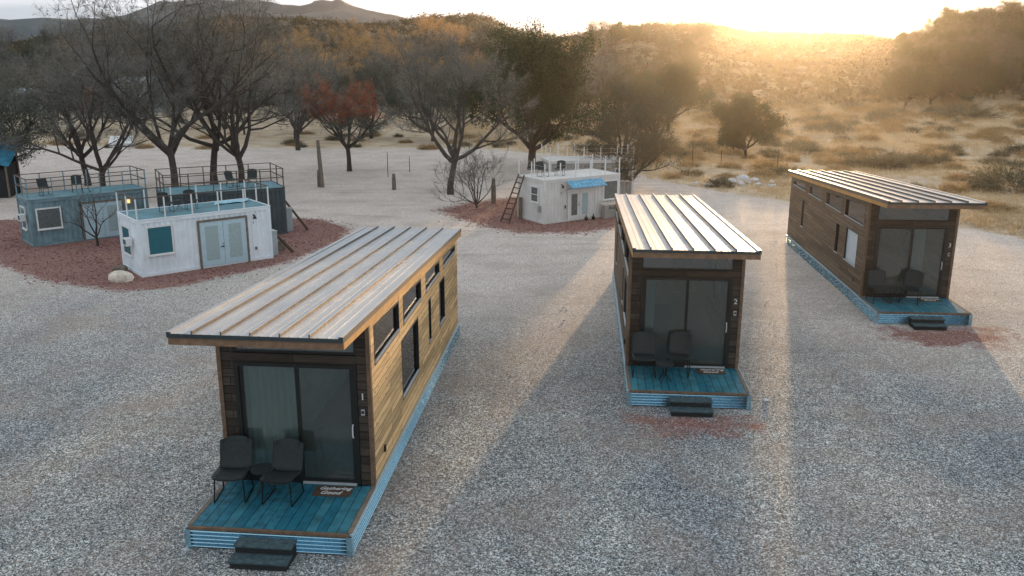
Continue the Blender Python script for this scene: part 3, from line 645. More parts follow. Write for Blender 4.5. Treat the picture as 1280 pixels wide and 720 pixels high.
# window air conditioners, lamps
def ac(C, c, y, z, s=1):
    q = MB(); q.box(-.24, -.021, y, y + .34, z, z + .26); o = q.build('air_conditioner', M['white'], c)
    q = MB()
    for k in range(3): q.box(-.247, -.2405, y + .03 + k * .1, y + .11 + k * .1, z + .04, z + .22)
    q.build('grille', M['tealpane'], o)
ac(C1, c1, .62, 1.02); ac(C2, c2, .52, .98)
for c, x in ((c1, 4.12), (c4, .95)):
    q = MB(); q.tube((x, -.01, 1.72), (x, -.10, 1.68), .03, .035, 8); q.tube((x, -.10, 1.70), (x, -.13, 1.58), .035, .075, 10); q.build('wall_lamp', M['black'], c)
q = MB(); q.box(3.72, 3.82, -.10, -.001, 1.36, 1.5); o = q.build('wall_lantern', M['lampglow'], c2)
text_mesh('1', .14, M['black'], 'number', c1, Matrix.Translation((4.1, -.004, 1.42)) @ Matrix.Rotation(R(90), 4, 'X')); text_mesh('3', .16, M['black'], 'number', c4, Matrix.Translation((.93, -.004, 1.33)) @ Matrix.Rotation(R(90), 4, 'X'))
q = MB(); q.box(4.1, 4.17, -.03, .0, .42, .52); q.build('outlet_box', M['oldwood'], c1)
q = MB(); q.box(1.14, 1.2, -.03, .0, .62, .76); q.build('outlet_box', M['black'], c4)
q = MB(); q.box(-.09, -.001, .28, .42, .52, .8); q.path([(-.05, .35, .52), (-.06, .38, .25), (-.1, .55, .02)], .008); q.build('electric_meter', M['palegrey'], c4)
# awning (a part of its container)
q = MB(); n = 8
q.strip([[(1.18 + 2.0 * i / n, -.02, 1.86 + .012 * math.sin(i * 1.7)) for i in range(n + 1)], [(1.15 + 2.03 * i / n, -.28, 1.76 + .02 * math.sin(i * 2.1)) for i in range(n + 1)], [(1.12 + 2.08 * i / n, -.52, 1.60 + .025 * math.sin(i * 2.9 + 1)) for i in range(n + 1)]])
q.strip([[(1.12 + 2.08 * i / n, -.525, 1.585 + .025 * math.sin(i * 2.9 + 1)) for i in range(n + 1)], [(1.15 + 2.03 * i / n, -.28, 1.745 + .02 * math.sin(i * 2.1)) for i in range(n + 1)], [(1.18 + 2.0 * i / n, -.02, 1.84 + .012 * math.sin(i * 1.7)) for i in range(n + 1)]])
aw = q.build('awning', M['awning'], c4); q = MB(); q.path([(1.2, -.03, 1.45), (1.16, -.5, 1.59)], .012); q.path([(3.12, -.03, 1.45), (3.15, -.5, 1.59)], .012); q.build('awning_bracket', M['oldwood'], aw)
# ladder
lad = thing('wooden_ladder', 'dark wooden ladder leaning on the end of the awning container', 'ladder', (0, 0, 0))
ladA, ladB = np.array(cpt(C4, -1.35, 1.5, 0)), np.array(cpt(C4, -.06, 1.95, 2.05)); ladC, ladD = np.array(cpt(C4, -1.15, 1.1, 0)), np.array(cpt(C4, -.06, 1.5, 2.05))
lad.location = tuple((ladA + ladC) / 2); o_ = (ladA + ladC) / 2
for p, q_ in ((ladA, ladB), (ladC, ladD)):
    q = MB(); q.tube(p - o_, q_ - o_, .04, .035, 6); q.build('ladder_rail', M['ladderwood'], lad)
for k in range(9):
    t = (k + .7) / 9.3; q = MB(); q.tube(ladA + (ladB - ladA) * t - o_, ladC + (ladD - ladC) * t - o_, .026, .026, 5); q.build('rung', M['ladderwood'], lad)
# roof chairs
def rc(C, H, x, y, face, lab, s=.8): place(chair0, first, cpt(C, x, y, H + .014), C[1] + face, lab, 'dark chairs on the container roofs', s)
rc(C1, 1.964, 1.42, .95, .1, 'left dark chair on the teal roof of the white container'); rc(C1, 1.964, 2.28, 1.0, -.15, 'right dark chair on the teal roof of the white container')
o = place(table0, tf, cpt(C1, 1.88, 1.25, 1.978), 0, 'small round table between chairs on the white container roof', 'small round tables', .8)
rc(C2, 1.85, .95, .75, .2, 'left dark chair on the roof of the blue grey container'); rc(C2, 1.85, 2.1, .95, -.3, 'right dark chair on the roof of the blue grey container')
rc(C3, 1.96, 3.0, 1.0, .5, 'left dark chair on the roof of the dark grey container'); rc(C3, 1.96, 3.7, 1.1, -.3, 'right dark chair on the roof of the dark grey container')
rc(C4, 1.954, .75, 1.0, .0, 'dark chair facing forward on the roof of the awning container'); rc(C4, 1.954, 1.45, .9, -.9, 'dark chair turned sideways on the roof of the awning container')
rc(C5, 1.95, 2.8, 1.2, .3, 'left dark chair on the pale roof of the weathered container'); rc(C5, 1.95, 3.4, 1.25, -.4, 'right dark chair on the pale roof of the weathered container')
# loose sheet on the roof of the white container
q = MB(); rows = []
for j in range(4): rows.append([tuple(np.array(cpt(C1, 3.2 + 1.3 * i / 6 + .1 * j, 1.35 + .6 * j / 3, 1.985 + .05 * abs(math.sin(i * 1.3 + j)))) - np.array(cpt(C1, 3.2, 1.35, 1.98))) for i in range(7)])
q.strip(rows); o = q.build('folded_tarpaulin', paint('pale_blue_sheet', (.30, .55, .64), .6)); o.location = cpt(C1, 3.2, 1.35, 1.98); tag(o, 'crumpled pale blue sheet lying on the teal roof of the white container', 'tarpaulin')

# ------------------------------------------------------------------ small yard things
def rockmesh(seed, sx, sy, sz, m, sub=2):
    import bmesh
    rg = np.random.default_rng(seed); bm = bmesh.new(); bmesh.ops.create_icosphere(bm, subdivisions=sub, radius=1)
    planes = [(Vector(rg.normal(size=3)).normalized(), rg.uniform(.55, .85)) for _ in range(9)]
    for v_ in bm.verts:
        c_ = v_.co.copy()
        for n_, d_ in planes:
            e_ = c_.dot(n_) - d_
            if e_ > 0: c_ -= n_ * e_
        c_ *= 1 + .05 * rg.normal(); v_.co = Vector((c_.x * sx, c_.y * sy, max(c_.z, -.35) * sz))
    me_ = bpy.data.meshes.new('rock'); bm.to_mesh(me_); bm.free(); me_.materials.append(m); return me_
def rock(x, y, s, lab, m='boulder', seed=1, nm='boulder', group=None, rz=0):
    o = link(nm, rockmesh(seed, *s, M[m]), None, (x, y, hz(x, y) + .3 * s[2]), rz); tag(o, lab, 'rock', group); return o
rock(-13.2, 28.95, (.44, .3, .34), 'big pale sandstone boulder at the near corner of the white container', seed=3, rz=.5)
rock(-13.75, 30.2, (.32, .25, .22), 'grey rock beside the end wall of the white container', 'oldwood', 5)
rock(5.69, 18.5, (.07, .05, .05), 'small pale stone right of the middle cabin deck', 'rockw', 6, 'stone')
for k, (x, y, s) in enumerate([(11.3, 50.7, .3), (11.9, 51.3, .4), (12.4, 50.9, .28), (12.9, 52.0, .42), (13.4, 52.4, .3), (13.3, 51.2, .34), (13.9, 52.9, .5), (14.4, 52.5, .38), (14.3, 51.0, .3), (14.9, 50.6, .26), (12.1, 52.6, .25), (13.9, 51.8, .24), (10.8, 51.6, .22), (15.3, 52.0, .24)]):
    rock(x, y, (s, s * .8, s * .55), 'pale grey rubble rock in the heap at the gravel edge', 'rockw', 20 + k, 'rubble_rock', 'pale rubble rocks heaped at the edge of the dry field', k)
def post(x, y, h, r, lab, m='oldwood', nm='wooden_post', lean=0):
    q = MB(); q.tube((0, 0, -.1), (lean * h, 0, h * .6), r, r * .92, 8); q.tube((lean * h, 0, h * .6), (lean * h * 1.5, .0, h), r * .92, r * .7, 8); o = q.build(nm, M[m]); o.location = (x, y, hz(x, y)); tag(o, lab, 'post'); return o
post(-10.79, 50.07, 2.65, .13, 'tall weathered wooden post standing alone on the sand', lean=-.03)
post(-11.0, 50.2, .95, .1, 'short stump leaning against the tall wooden post', nm='wooden_stump')
post(-6.6, 49.2, .9, .12, 'short grey wooden post between the tall post and bare tree')
post(-.95, 44.77, 1.25, .13, 'grey wooden post standing right of the low bare shrub')
for x, y, h, lab in ((-7.64, 54.36, 1.5, 'thin steel fence stake left of the low grey post'), (-6.56, 56.6, 1.0, 'short thin steel stake near the big spreading bare tree'), (12.18, 60.1, 1.6, 'thin steel fence stake left of the golden tree'), (14.14, 60.1, 1.2, 'short steel stake just left of the golden tree trunk'), (16.9, 56.5, 1.5, 'leaning steel fence stake in front of the golden tree')):
    post(x, y, h, .022, lab, 'rod', 'fence_stake')
# clutter at the right ends of the containers
def crate(loc, rz, s, lab, m, cat='box', nm='utility_box'):
    r = thing(nm, lab, cat, loc, rz); q = MB(); q.box(-s[0] / 2, s[0] / 2, -s[1] / 2, s[1] / 2, 0, s[2] - .03); q.build('body', M[m], r); q = MB(); q.box(-s[0] / 2 - .015, s[0] / 2 + .015, -s[1] / 2 - .015, s[1] / 2 + .015, s[2] - .029, s[2]); q.build('lid', M[m], r); return r
x, y, z = cpt(C1, 4.98, .55, 0); crate((x, y, z), C1[1], (.32, .45, .95), 'pale blue metal cabinet at the right end of the white container', 'palegrey', 'cabinet', 'utility_cabinet')
x, y, z = cpt(C1, 5.45, 1.2, 0); crate((x, y, z), C1[1] + .3, (.5, .5, .4), 'low grey box behind the right end of the white container', 'oldwood')
x, y, z = cpt(C3, 5.0, .6, 0); crate((x, y, z), C3[1], (.3, .4, 1.0), 'grey metal cabinet at the right end of the dark container', 'palegrey', 'cabinet', 'utility_cabinet')
def plank_lean(p0, p1, lab):
    q = MB(); p0, p1 = np.array(p0), np.array(p1); q.tube((0, 0, 0), p1 - p0, .06, .05, 4); o = q.build('leaning_beam', M['ladderwood']); o.location = tuple(p0); tag(o, lab, 'beam')
plank_lean(cpt(C1, 5.75, .35, .03), cpt(C1, 5.2, .75, .8), 'dark beam leaning by the cabinet of the white container')
plank_lean(cpt(C3, 5.75, .3, .03), cpt(C3, 4.95, 1.0, 1.35), 'dark beam leaning on the right end of the dark container')
q = MB(); q.box(-.08, .08, -.05, .05, 0, 1.0); o = q.build('metal_box', M['oldwood']); 
x, y, z = cpt(C4, -.1, 1.75, 0); o.location = (x, y, z); o.rotation_euler.z = C4[1]; tag(o, 'narrow grey box standing against the end wall behind the ladder', 'box')
# planter and folded chair in front of the awning container
x, y, z = cpt(C4, 3.75, -.3, 0); r = thing('stone_bench', 'low pale stacked stone bench under the right window of the awning container', 'bench', (x, y, z), C4[1])
q = MB(); q.box(-.62, .5, -.13, .2, .62, .7); q.build('bench_top', M['boulder'], r); q = MB(); q.box(-.55, -.35, -.1, .15, 0, .619); q.box(.2, .42, -.1, .15, 0, .619); q.box(-.3, .15, .0, .15, 0, .4); q.build('bench_support', M['ctan'], r)
x, y, z = cpt(C4, 4.0, -.72, 0); place(chair0, first, (x, y, z), C4[1] - .9, 'grey patio chair on the ground beside the bench of the awning container', 'chairs by the awning container', .85)
x, y, z = cpt(C4, 2.05, -.22, 0)
for k, (dx_, lab) in enumerate(((.0, 'left small dark boot by the door of the awning container'), (.42, 'right small dark pot by the door of the awning container'))):
    px_, py_, pz_ = cpt(C4, 2.2 + dx_, -.25, 0); q = MB(); q.tube((0, 0, 0), (0, 0, .14), .07, .09, 10); q.tube((0, 0, .14), (0, .02, .28), .05, .015, 6, 1); o = q.build('small_pot', [M['rod'], M['twig_olive']]); o.location = (px_, py_, pz_); tag(o, lab.replace('boot', 'pot'), 'pot')
# far sheds and the tarpaulin shelter at the left
def shed(x, y, sx, sy, h, lab, wm, rm, rz=0, nm='shed', over=.3, door=True):
    r = thing(nm, lab, 'shed', (x, y, hz(x, y)), rz); q = MB(); q.box(-sx / 2, sx / 2, 0, sy, -.3, h); q.build('wall', M[wm], r)
    q = MB(); q.hexa([(-sx / 2 - over, -over, h + .02), (sx / 2 + over, -over, h + .02), (sx / 2 + over, sy + over, h + .5), (-sx / 2 - over, sy + over, h + .5), (-sx / 2 - over, -over, h + .14), (sx / 2 + over, -over, h + .14), (sx / 2 + over, sy + over, h + .62), (-sx / 2 - over, sy + over, h + .62)]); q.build('roof', M[rm], r)
    if door: q = MB(); q.box(sx * .1, sx * .3, -.03, -.001, .0, h * .8); q.build('door', M['black'], r)
shed(-57.5, 114, 13, 5, 1.9, 'long low shed with a pale roof among the trees at far left', 'ctan', 'palegrey', .1, 'long_shed', 1.2)
shed(-50.4, 110, 6.5, 4, 2.4, 'rusty red shed right of the long pale roofed shed', 'rust', 'rust', .05)
shed(-45.4, 108, 5, 4, 3.6, 'tall pale grey shed right of the rusty one', 'palegrey', 'palegrey', 0, 'grey_shed', .05, False)
shed(-31.0, 70.5, 1.7, .7, .25, 'low white platform lying on the sand behind the bare trees', 'white', 'white', .15, 'platform', .02, False)
r = thing('tarpaulin_shelter', 'dark shelter under a sloping blue tarpaulin at the left edge', 'shelter', (-27.9, 46.6, hz(-27.9, 46.6)), .2)
q = MB(); rows = []
for j in range(6): rows.append([(-2 + 3.6 * i / 8, -1 + .1 * j * 4, 2.35 + .38 * j * .5 - .09 * i + .06 * math.sin(i * 1.9 + j)) for i in range(9)])
q.strip(rows); q.strip([[(x_, y_, z_ - .02) for x_, y_, z_ in rr[::-1]] for rr in rows]); q.build('tarpaulin', M['tarp'], r)
q = MB(); q.box(-1.9, 1.4, -.8, -.72, 0, 1.5); q.box(-1.9, 1.4, 1.0, 1.06, 0, 2.0); q.box(1.34, 1.4, -.7, 1.0, 0, 1.7); q.build('side_panel', M['stepside'], r)
for x_, y_, z_ in ((-1.9, -.95, 2.3), (1.45, -.95, 1.66), (-1.9, .95, 3.2), (1.45, .95, 2.5)): q = MB(); q.tube((x_, y_, 0), (x_, y_, z_), .05, .05, 6); q.build('pole', M['oldwood'], r)

# ------------------------------------------------------------------ vegetation generators
def norm(v): return v / (np.linalg.norm(v) + 1e-9)
def grow(seed, h, spread, fork, nl=5, lev=3, wig=.16, updraft=.10, elev=(30, 65), r0=.16, lean=0, kids=(6, 6, 5, 4)):
    """limbs as a list of (p0,p1,r0,r1); twig seeds as (p, d)"""
    rg = np.random.default_rng(seed); segs = []; tips = []
    def br(p, d, Ln, r, lv):
        n = 6 if lv < 2 else 4; st = Ln / n; nodes = []
        for i in range(n):
            d = norm(d + rg.normal(size=3) * wig + np.array((0, 0, updraft))); q_ = p + d * st; ra, rb = r * (1 - .65 * i / n), r * (1 - .65 * (i + 1) / n)
            segs.append((p, q_, ra, rb)); p = q_; nodes.append((p, d, rb, (i + 1) / n))
        if lv >= lev:
            for p_, d_, r_, t in nodes: tips.append((p_, d_, Ln))
            return
        for k in range(kids[lv]):
            t = .25 + .75 * (k + rg.uniform(0, 1)) / kids[lv]; i = min(n - 1, int(t * n)); p_, d_, r_, _ = nodes[i]
            ax_ = norm(np.cross(d_, rg.normal(size=3))); an = R(rg.uniform(25, 62)); nd = norm(d_ * math.cos(an) + ax_ * math.sin(an))
            if nd[2] < -.25: nd[2] *= -.3
            br(p_, nd, Ln * rg.uniform(.42, .62), r_ * .62, lv + 1)
    p = np.zeros(3); d = norm(np.array((lean, lean * .4, 1.0)))
    nseg = 4
    for i in range(nseg):
        q_ = p + d * fork / nseg; segs.append((p, q_, r0 * (1.25 if i == 0 else 1.05 - .05 * i), r0 * (1.0 - .05 * i))); p = q_; d = norm(d + rg.normal(size=3) * .06)
    for k in range(nl):
        az = 2 * math.pi * (k + rg.uniform(-.3, .3)) / nl; el = R(rg.uniform(*elev)) if k else R(80); dd = np.array((math.cos(az) * math.cos(el), math.sin(az) * math.cos(el), math.sin(el)))
        reach = (h - fork) * math.sin(el) + spread * math.cos(el); br(p - np.array((0, 0, rg.uniform(0, .25 * fork))) * (k > 0), dd, reach * .72, r0 * rg.uniform(.5, .75), 1 if nl > 3 else 0)
    return segs, tips
def tubes_np(segs):
    V_ = []; F_ = []; k = 0
    for p, q_, ra, rb in segs:
        n = 6 if ra > .05 else (4 if ra > .015 else 3); ra = max(ra, .007); rb = max(rb, .006); d = norm(q_ - p); a = norm(np.cross(d, (0, 0, 1) if abs(d[2]) < .9 else (1, 0, 0))); b_ = np.cross(d, a)
        for c_, r_ in ((p, ra), (q_ + d * ra * .3, rb)):
            for i in range(n): t = 2 * math.pi * i / n; V_.append(c_ + r_ * (a * math.cos(t) + b_ * math.sin(t)))
        for i in range(n): F_.append((k + i, k + (i + 1) % n, k + n + (i + 1) % n, k + n + i))
        k += 2 * n
    return np.array(V_), np.array(F_)
def ribbons(P, Dv, Ln, wd, rg):
    """thin upright strips: arrays of base, direction, length"""
    n = len(P); side = np.cross(Dv, rg.normal(size=(n, 3))); side /= np.linalg.norm(side, axis=1, keepdims=True) + 1e-9
    bend = rg.normal(size=(n, 3)) * .22 + np.array((0, 0, .12)); M1 = P + Dv * Ln[:, None] * .5; E_ = M1 + (Dv + bend) * Ln[:, None] * .5; s = side * wd
    V_ = np.stack([P - s, P + s, M1 + s * .8, M1 - s * .8, E_ + s * .3, E_ - s * .3], 1).reshape(-1, 3); k = np.arange(n)[:, None] * 6
    F_ = np.concatenate([k + np.array([[0, 1, 2, 3]]), k + np.array([[3, 2, 4, 5]])]); return V_, F_
def leaves(P, rg, size, flat=.5):
    n = len(P); a = rg.normal(size=(n, 3)); a /= np.linalg.norm(a, axis=1, keepdims=True); b_ = np.cross(a, rg.normal(size=(n, 3))); b_ /= np.linalg.norm(b_, axis=1, keepdims=True)
    s = size * rg.uniform(.5, 1.3, size=(n, 1)); V_ = np.stack([P - a * s, P - b_ * s * flat, P + a * s, P + b_ * s * flat], 1).reshape(-1, 3); k = np.arange(n)[:, None] * 4; return V_, k + np.array([[0, 1, 2, 3]])
def merge(parts):
    V_ = []; F_ = []; I_ = []; k = 0
    for v_, f_, mi in parts: V_.append(v_); F_.append(f_ + k); I_.append(np.full(len(f_), mi)); k += len(v_)
    return np.concatenate(V_), np.concatenate(F_), np.concatenate(I_)
def tree_meshes(seed, h, spread, fork, bark='bark', twm='twig', twigs=5, twl=.5, lm=None, nleaf=0, lsize=.06, lspread=.35, toponly=None, top_m=None, tw_w=.006, **kw):
    segs, tips = grow(seed, h, spread, fork, **kw); rg = np.random.default_rng(seed + 99)
    V_, F_ = tubes_np(segs); trunk = np_mesh('trunk', V_, F_, M[bark], smooth=True)
    P = np.array([t[0] for t in tips]); Dv = np.array([t[1] for t in tips]); parts = []; mats = []
    if twigs:
        PP = np.repeat(P, twigs, 0); DD = np.repeat(Dv, twigs, 0) + rg.normal(size=(len(PP), 3)) * .65; DD /= np.linalg.norm(DD, axis=1, keepdims=True); LL = twl * rg.uniform(.4, 1.2, len(PP))
        v_, f_ = ribbons(PP, DD, LL, tw_w, rg); parts.append((v_, f_, 0)); mats.append(M[twm])
        P2 = np.repeat(PP + DD * LL[:, None] * rg.uniform(.2, .7, (len(PP), 1)), 2, 0); D2 = np.repeat(DD, 2, 0) + rg.normal(size=(len(P2), 3)) * .7; D2 /= np.linalg.norm(D2, axis=1, keepdims=True)
        v_, f_ = ribbons(P2, D2, twl * .5 * rg.uniform(.4, 1.2, len(P2)), tw_w * .75, rg); parts.append((v_, f_, 0))
    if lm:
        keep = P if toponly is None else P[P[:, 2] > toponly]
        PL = np.repeat(P, nleaf, 0) + rg.normal(size=(len(P) * nleaf, 3)) * lspread * np.array((1, 1, .75)); mi = len(mats); mats.append(M[lm]); v_, f_ = leaves(PL, rg, lsize); idx = np.full(len(f_), mi); parts.append((v_, f_, mi))
        if top_m:
            mi2 = len(mats); mats.append(M[top_m]); PK = np.repeat(keep, nleaf * 2, 0) + rg.normal(size=(len(keep) * nleaf * 2, 3)) * lspread * .8; v_, f_ = leaves(PK, rg, lsize); parts.append((v_, f_, mi2))
    V_, F_, I_ = merge(parts); crown = np_mesh('crown', V_, F_, mats, I_); return trunk, crown
def tree(name, mm, x, y, lab, cat='tree', group=None, sc=1, rz=0, zs=1):
    t = thing(name, lab, cat, (x, y, hz(x, y) - .03), rz, group); t.scale = (sc, sc, sc * zs); link('trunk', mm[0], t); link('crown', mm[1], t); return t

# hero trees
TA = tree_meshes(1, 10.8, 4.2, 2.6, nl=7, r0=.21, elev=(25, 75), twigs=8, twl=.55, lm='twig_olive', nleaf=3, lsize=.05, kids=(5, 6, 5, 4))
TB = tree_meshes(2, 8.6, 4.8, 1.9, nl=7, r0=.19, elev=(20, 65), twigs=8, twl=.55, lm='twig_olive', nleaf=3, lsize=.05)
TC = tree_meshes(3, 7.6, 4.3, 2.3, nl=6, r0=.19, elev=(20, 70), twigs=8, twl=.5, lm='twig', nleaf=2, lsize=.04)
TD = tree_meshes(4, 9.0, 3.6, 1.9, bark='barkd', nl=8, r0=.30, elev=(5, 75), twigs=2, twl=.4, twm='twig_olive', lm='green', nleaf=56, lsize=.085, lspread=.36)
TE = tree_meshes(5, 4.6, 3.7, 1.5, bark='bark', nl=7, r0=.22, elev=(15, 60), twigs=6, twl=.4, twm='twig_olive', lm='brownleaf', nleaf=12, lsize=.055, lspread=.25)
TF = tree_meshes(6, 4.9, 2.6, .9, bark='barkd', nl=9, r0=.18, elev=(5, 70), twigs=2, twl=.3, twm='twig_olive', lm='green', nleaf=46, lsize=.075, lspread=.3)
TG = tree_meshes(7, 6.0, 3.3, 2.0, bark='bark', nl=7, r0=.2, elev=(15, 60), twigs=6, twl=.45, lm='twig_olive', nleaf=8, lsize=.055, lspread=.25, toponly=4.4, top_m='redleaf')
TS = tree_meshes(8, 2.2, 1.7, .25, bark='bark', nl=9, lev=3, r0=.05, elev=(15, 65), twigs=3, twl=.3, tw_w=.004, kids=(5, 5, 3, 3))
TT = tree_meshes(9, 2.3, 1.1, .5, bark='barkd', nl=5, lev=2, r0=.05, elev=(25, 65), twigs=3, twl=.3, tw_w=.005, kids=(4, 4, 3))
TY = tree_meshes(10, 7.5, 3.0, 1.6, bark='bark', nl=7, r0=.17, elev=(20, 75), twigs=3, twl=.4, lm='gold', nleaf=16, lsize=.07, lspread=.3)
TO = tree_meshes(11, 6.4, 3.6, 1.4, bark='barkd', nl=8, r0=.2, elev=(10, 70), twigs=4, twl=.45, twm='twig_olive', lm='twig_olive', nleaf=16, lsize=.075, lspread=.34)
tree('bare_tree', TA, -17.83, 46.6, 'tallest bare tree, single straight trunk behind the container railings', rz=.4)
tree('bare_tree', TB, -15.5, 50.6, 'wide bare tree with a forked trunk rising behind the dark container roof', rz=1.2)
tree('bare_tree', TC, -17.3, 51.2, 'bare tree with a slim curved trunk just left of the forked one', rz=2.2, sc=1.08)
tree('red_topped_tree', TG, -10.46, 56.9, 'tree with rust red leaves on top behind the tall wooden post', rz=.3, sc=.8)
tree('bare_tree', TC, -3.34, 47.6, 'bare spreading tree standing on the sand left of the low shrub', rz=.9, sc=.92)
tree('bare_shrub', TS, -1.75, 43.35, 'low bare shrub of many stems left of the wooden ladder', 'shrub')
tree('dark_green_tree', TD, 1.29, 57.9, 'big dark green tree with a thick trunk behind the awning container', rz=.6, sc=.88)
tree('olive_brown_tree', TE, 6.37, 47.7, 'broad olive brown tree right of the weathered container', rz=2.0, sc=.78, zs=.8)
tree('golden_brown_tree', TF, 16.75, 63.8, 'round leafy tree standing alone in the golden field', rz=1.0, sc=.66, zs=1.15)
tree('bare_sapling', TT, -16.46, 34.4, 'small bare sapling in front of the blue grey container doors', 'sapling', rz=.7)
tree('bare_tree', TB, -21.6, 46.5, 'leaning bare tree behind the blue grey container', rz=2.9, sc=.8)
tree('bare_tree', TC, -24.3, 50.5, 'bare tree between the tarpaulin shelter and the blue grey container', rz=4.0, sc=.85)
tree('olive_tree', TO, -28.5, 49.5, 'dense grey olive tree hanging over the tarpaulin shelter', rz=1.4, sc=.8)
tree('bare_tree', TB, -16.6, 69, 'bare tree with thin stems at the far edge of the sand', rz=3.9, sc=.85)
tree('dark_green_tree', TD, 14.6, 84, 'large dark leafy tree left of the lone meadow tree behind the field', rz=2.6, sc=.62)
tree('olive_brown_tree', TE, 10.6, 66, 'brown bushy tree left of the golden field tree', rz=.2, sc=.85)
tree('olive_tree', TO, 7.5, 60, 'sprawling olive tree behind the weathered container', rz=.2, sc=.75)

# the wood behind
rg = np.random.default_rng(42); cnt = 0; placed = []
kinds = [('bare_tree', TA, 'bare grey tree in the wood behind the sand', .55), ('bare_tree', TB, 'bare grey tree in the wood behind the sand', .62), ('bare_tree', TC, 'bare grey tree in the wood behind the sand', .72),
         ('olive_tree', TO, 'dull olive tree in the wood behind the sand', .72), ('dark_green_tree', TD, 'dark green tree in the wood behind the sand', .58), ('golden_tree', TY, 'golden leaved tree high in the wood behind the sand', .8)]
def try_place(x, y, dmin):
    if any((x - a) ** 2 + (y - b_) ** 2 < dmin ** 2 for a, b_ in placed): return False
    placed.append((x, y)); return True
for y0, y1, n, dm in ((76, 92, 16, 5.0), (92, 128, 46, 5.2), (126, 230, 120, 6.0)):
    k = 0; tries = 0
    while k < n and tries < 5000:
        tries += 1; y = rg.uniform(y0, y1); px = rg.uniform(-60, 760 if y > 95 else 700); x = (px - 640) / 1146 * y
        if y < 95 and 480 < px < 640 and rg.random() < .6: continue
        if -68 < x < -42 and 98 < y < 124: continue
        if y < 98 and -60 < (x + (110 - y) * .5) < -38 and px < 200 and rg.random() < .7: continue
        if not try_place(x, y, dm): continue
        p = [.2, .24, .24, .22, .07, .03] if not (290 < px < 640 and y > 125) else [.12, .14, .14, .15, .05, .40]
        j = rg.choice(6, p=p); nm, mm, lab, s0 = kinds[j]
        tree(nm, mm, x, y, lab, 'tree', {'bare_tree': 'bare trees in the wood', 'olive_tree': 'olive trees in the wood', 'dark_green_tree': 'dark green trees in the wood', 'golden_tree': 'golden trees in the wood'}[nm], s0 * rg.uniform(.75, 1.1), rg.uniform(0, 6.28)); k += 1
# trees on the right-hand hill
k = 0; tries = 0
while k < 110 and tries < 6000:
    tries += 1; y = rg.uniform(116, 215); px = rg.uniform(1130, 1330) if k > 12 else rg.uniform(760, 880)
    if k <= 12: y = rg.uniform(120, 240)
    x = (px - 640) / 1146 * y
    if not try_place(x, y, 3.9): continue
    mm = [TO, TF, TD][rg.choice(3, p=[.45, .35, .2])]; tree('hillside_tree', mm, x, y, 'bushy dark tree on the wooded slope at right' if px > 1000 else 'bushy brown tree on the slope left of the sun', 'tree', 'trees on the right slope' if px > 1000 else 'trees on the slope left of the sun', rg.uniform(.42, .78) * (1.15 if mm is TF else .9), rg.uniform(0, 6.28)); k += 1

# ------------------------------------------------------------------ scrub, bushes and grass
def mound(seed, n, rx, rz_, blade, mats_idx, leafn=0, lsize=.03):
    rg_ = np.random.default_rng(seed); th = rg_.uniform(0, 2 * math.pi, n); el = np.arccos(rg_.uniform(.05, 1, n)); Dv = np.stack([np.cos(th) * np.sin(el), np.sin(th) * np.sin(el), np.cos(el)], 1)
    lump = 1 + .28 * np.sin(th * 3 + seed) * np.sin(el * 2 + seed * 2) + rg_.normal(0, .12, n); tipp = Dv * np.array((rx, rx, rz_)) * lump[:, None]
    P = tipp * rg_.uniform(.35, .75, (n, 1)); Ln = np.linalg.norm(tipp - P, axis=1); D2 = (tipp - P) / Ln[:, None] + rg_.normal(0, .25, (n, 3))
    v_, f_ = ribbons(P, D2, Ln, blade, rg_); parts = [(v_, f_, 0)]
    if leafn:
        PL = np.repeat(tipp, leafn, 0) * rg_.uniform(.6, 1.05, (n * leafn, 1)) + rg_.normal(0, .05, (n * leafn, 3)); PL[:, 2] = np.abs(PL[:, 2]); v2, f2 = leaves(PL, rg_, lsize, .4); parts.append((v2, f2, 0))
    return merge(parts)
bushes = []
for k, (mt_, n, rx, rz_) in enumerate((('sage', 650, .85, .75), ('sage', 700, 1.15, .8), ('sagedry', 520, .8, .6), ('sagedry', 600, 1.0, .55), ('sage', 600, .7, .7))):
    V_, F_, I_ = mound(50 + k, n, rx, rz_, .009, None, 5, .035); bushes.append((np_mesh('bush', V_, F_, M[mt_]), mt_))
def bush(x, y, k, s, lab=None, grp=None, zs=1):
    me_, mt_ = bushes[k]; o = link('sagebrush' if mt_ == 'sage' else 'dry_bush', me_, None, (x, y, hz(x, y) - .04), rg.uniform(0, 6.28), (s, s, s * zs))
    tag(o, lab or ('grey green sagebrush mound in the dry field' if mt_ == 'sage' else 'straw coloured dry bush in the dry field'), 'bush', grp or ('sagebrush mounds in the dry field' if mt_ == 'sage' else 'dry bushes in the dry field'))
def G(px, py):      # point on flat ground for a photograph position (used once, to lay out the field)
    sl_ = slope_of(py); t = -CAM_H / sl_; return ((px - 640) / FPX * t * (math.cos(R(PITCH)) + (360 - py) / FPX * math.sin(R(PITCH))) ** -1, t)
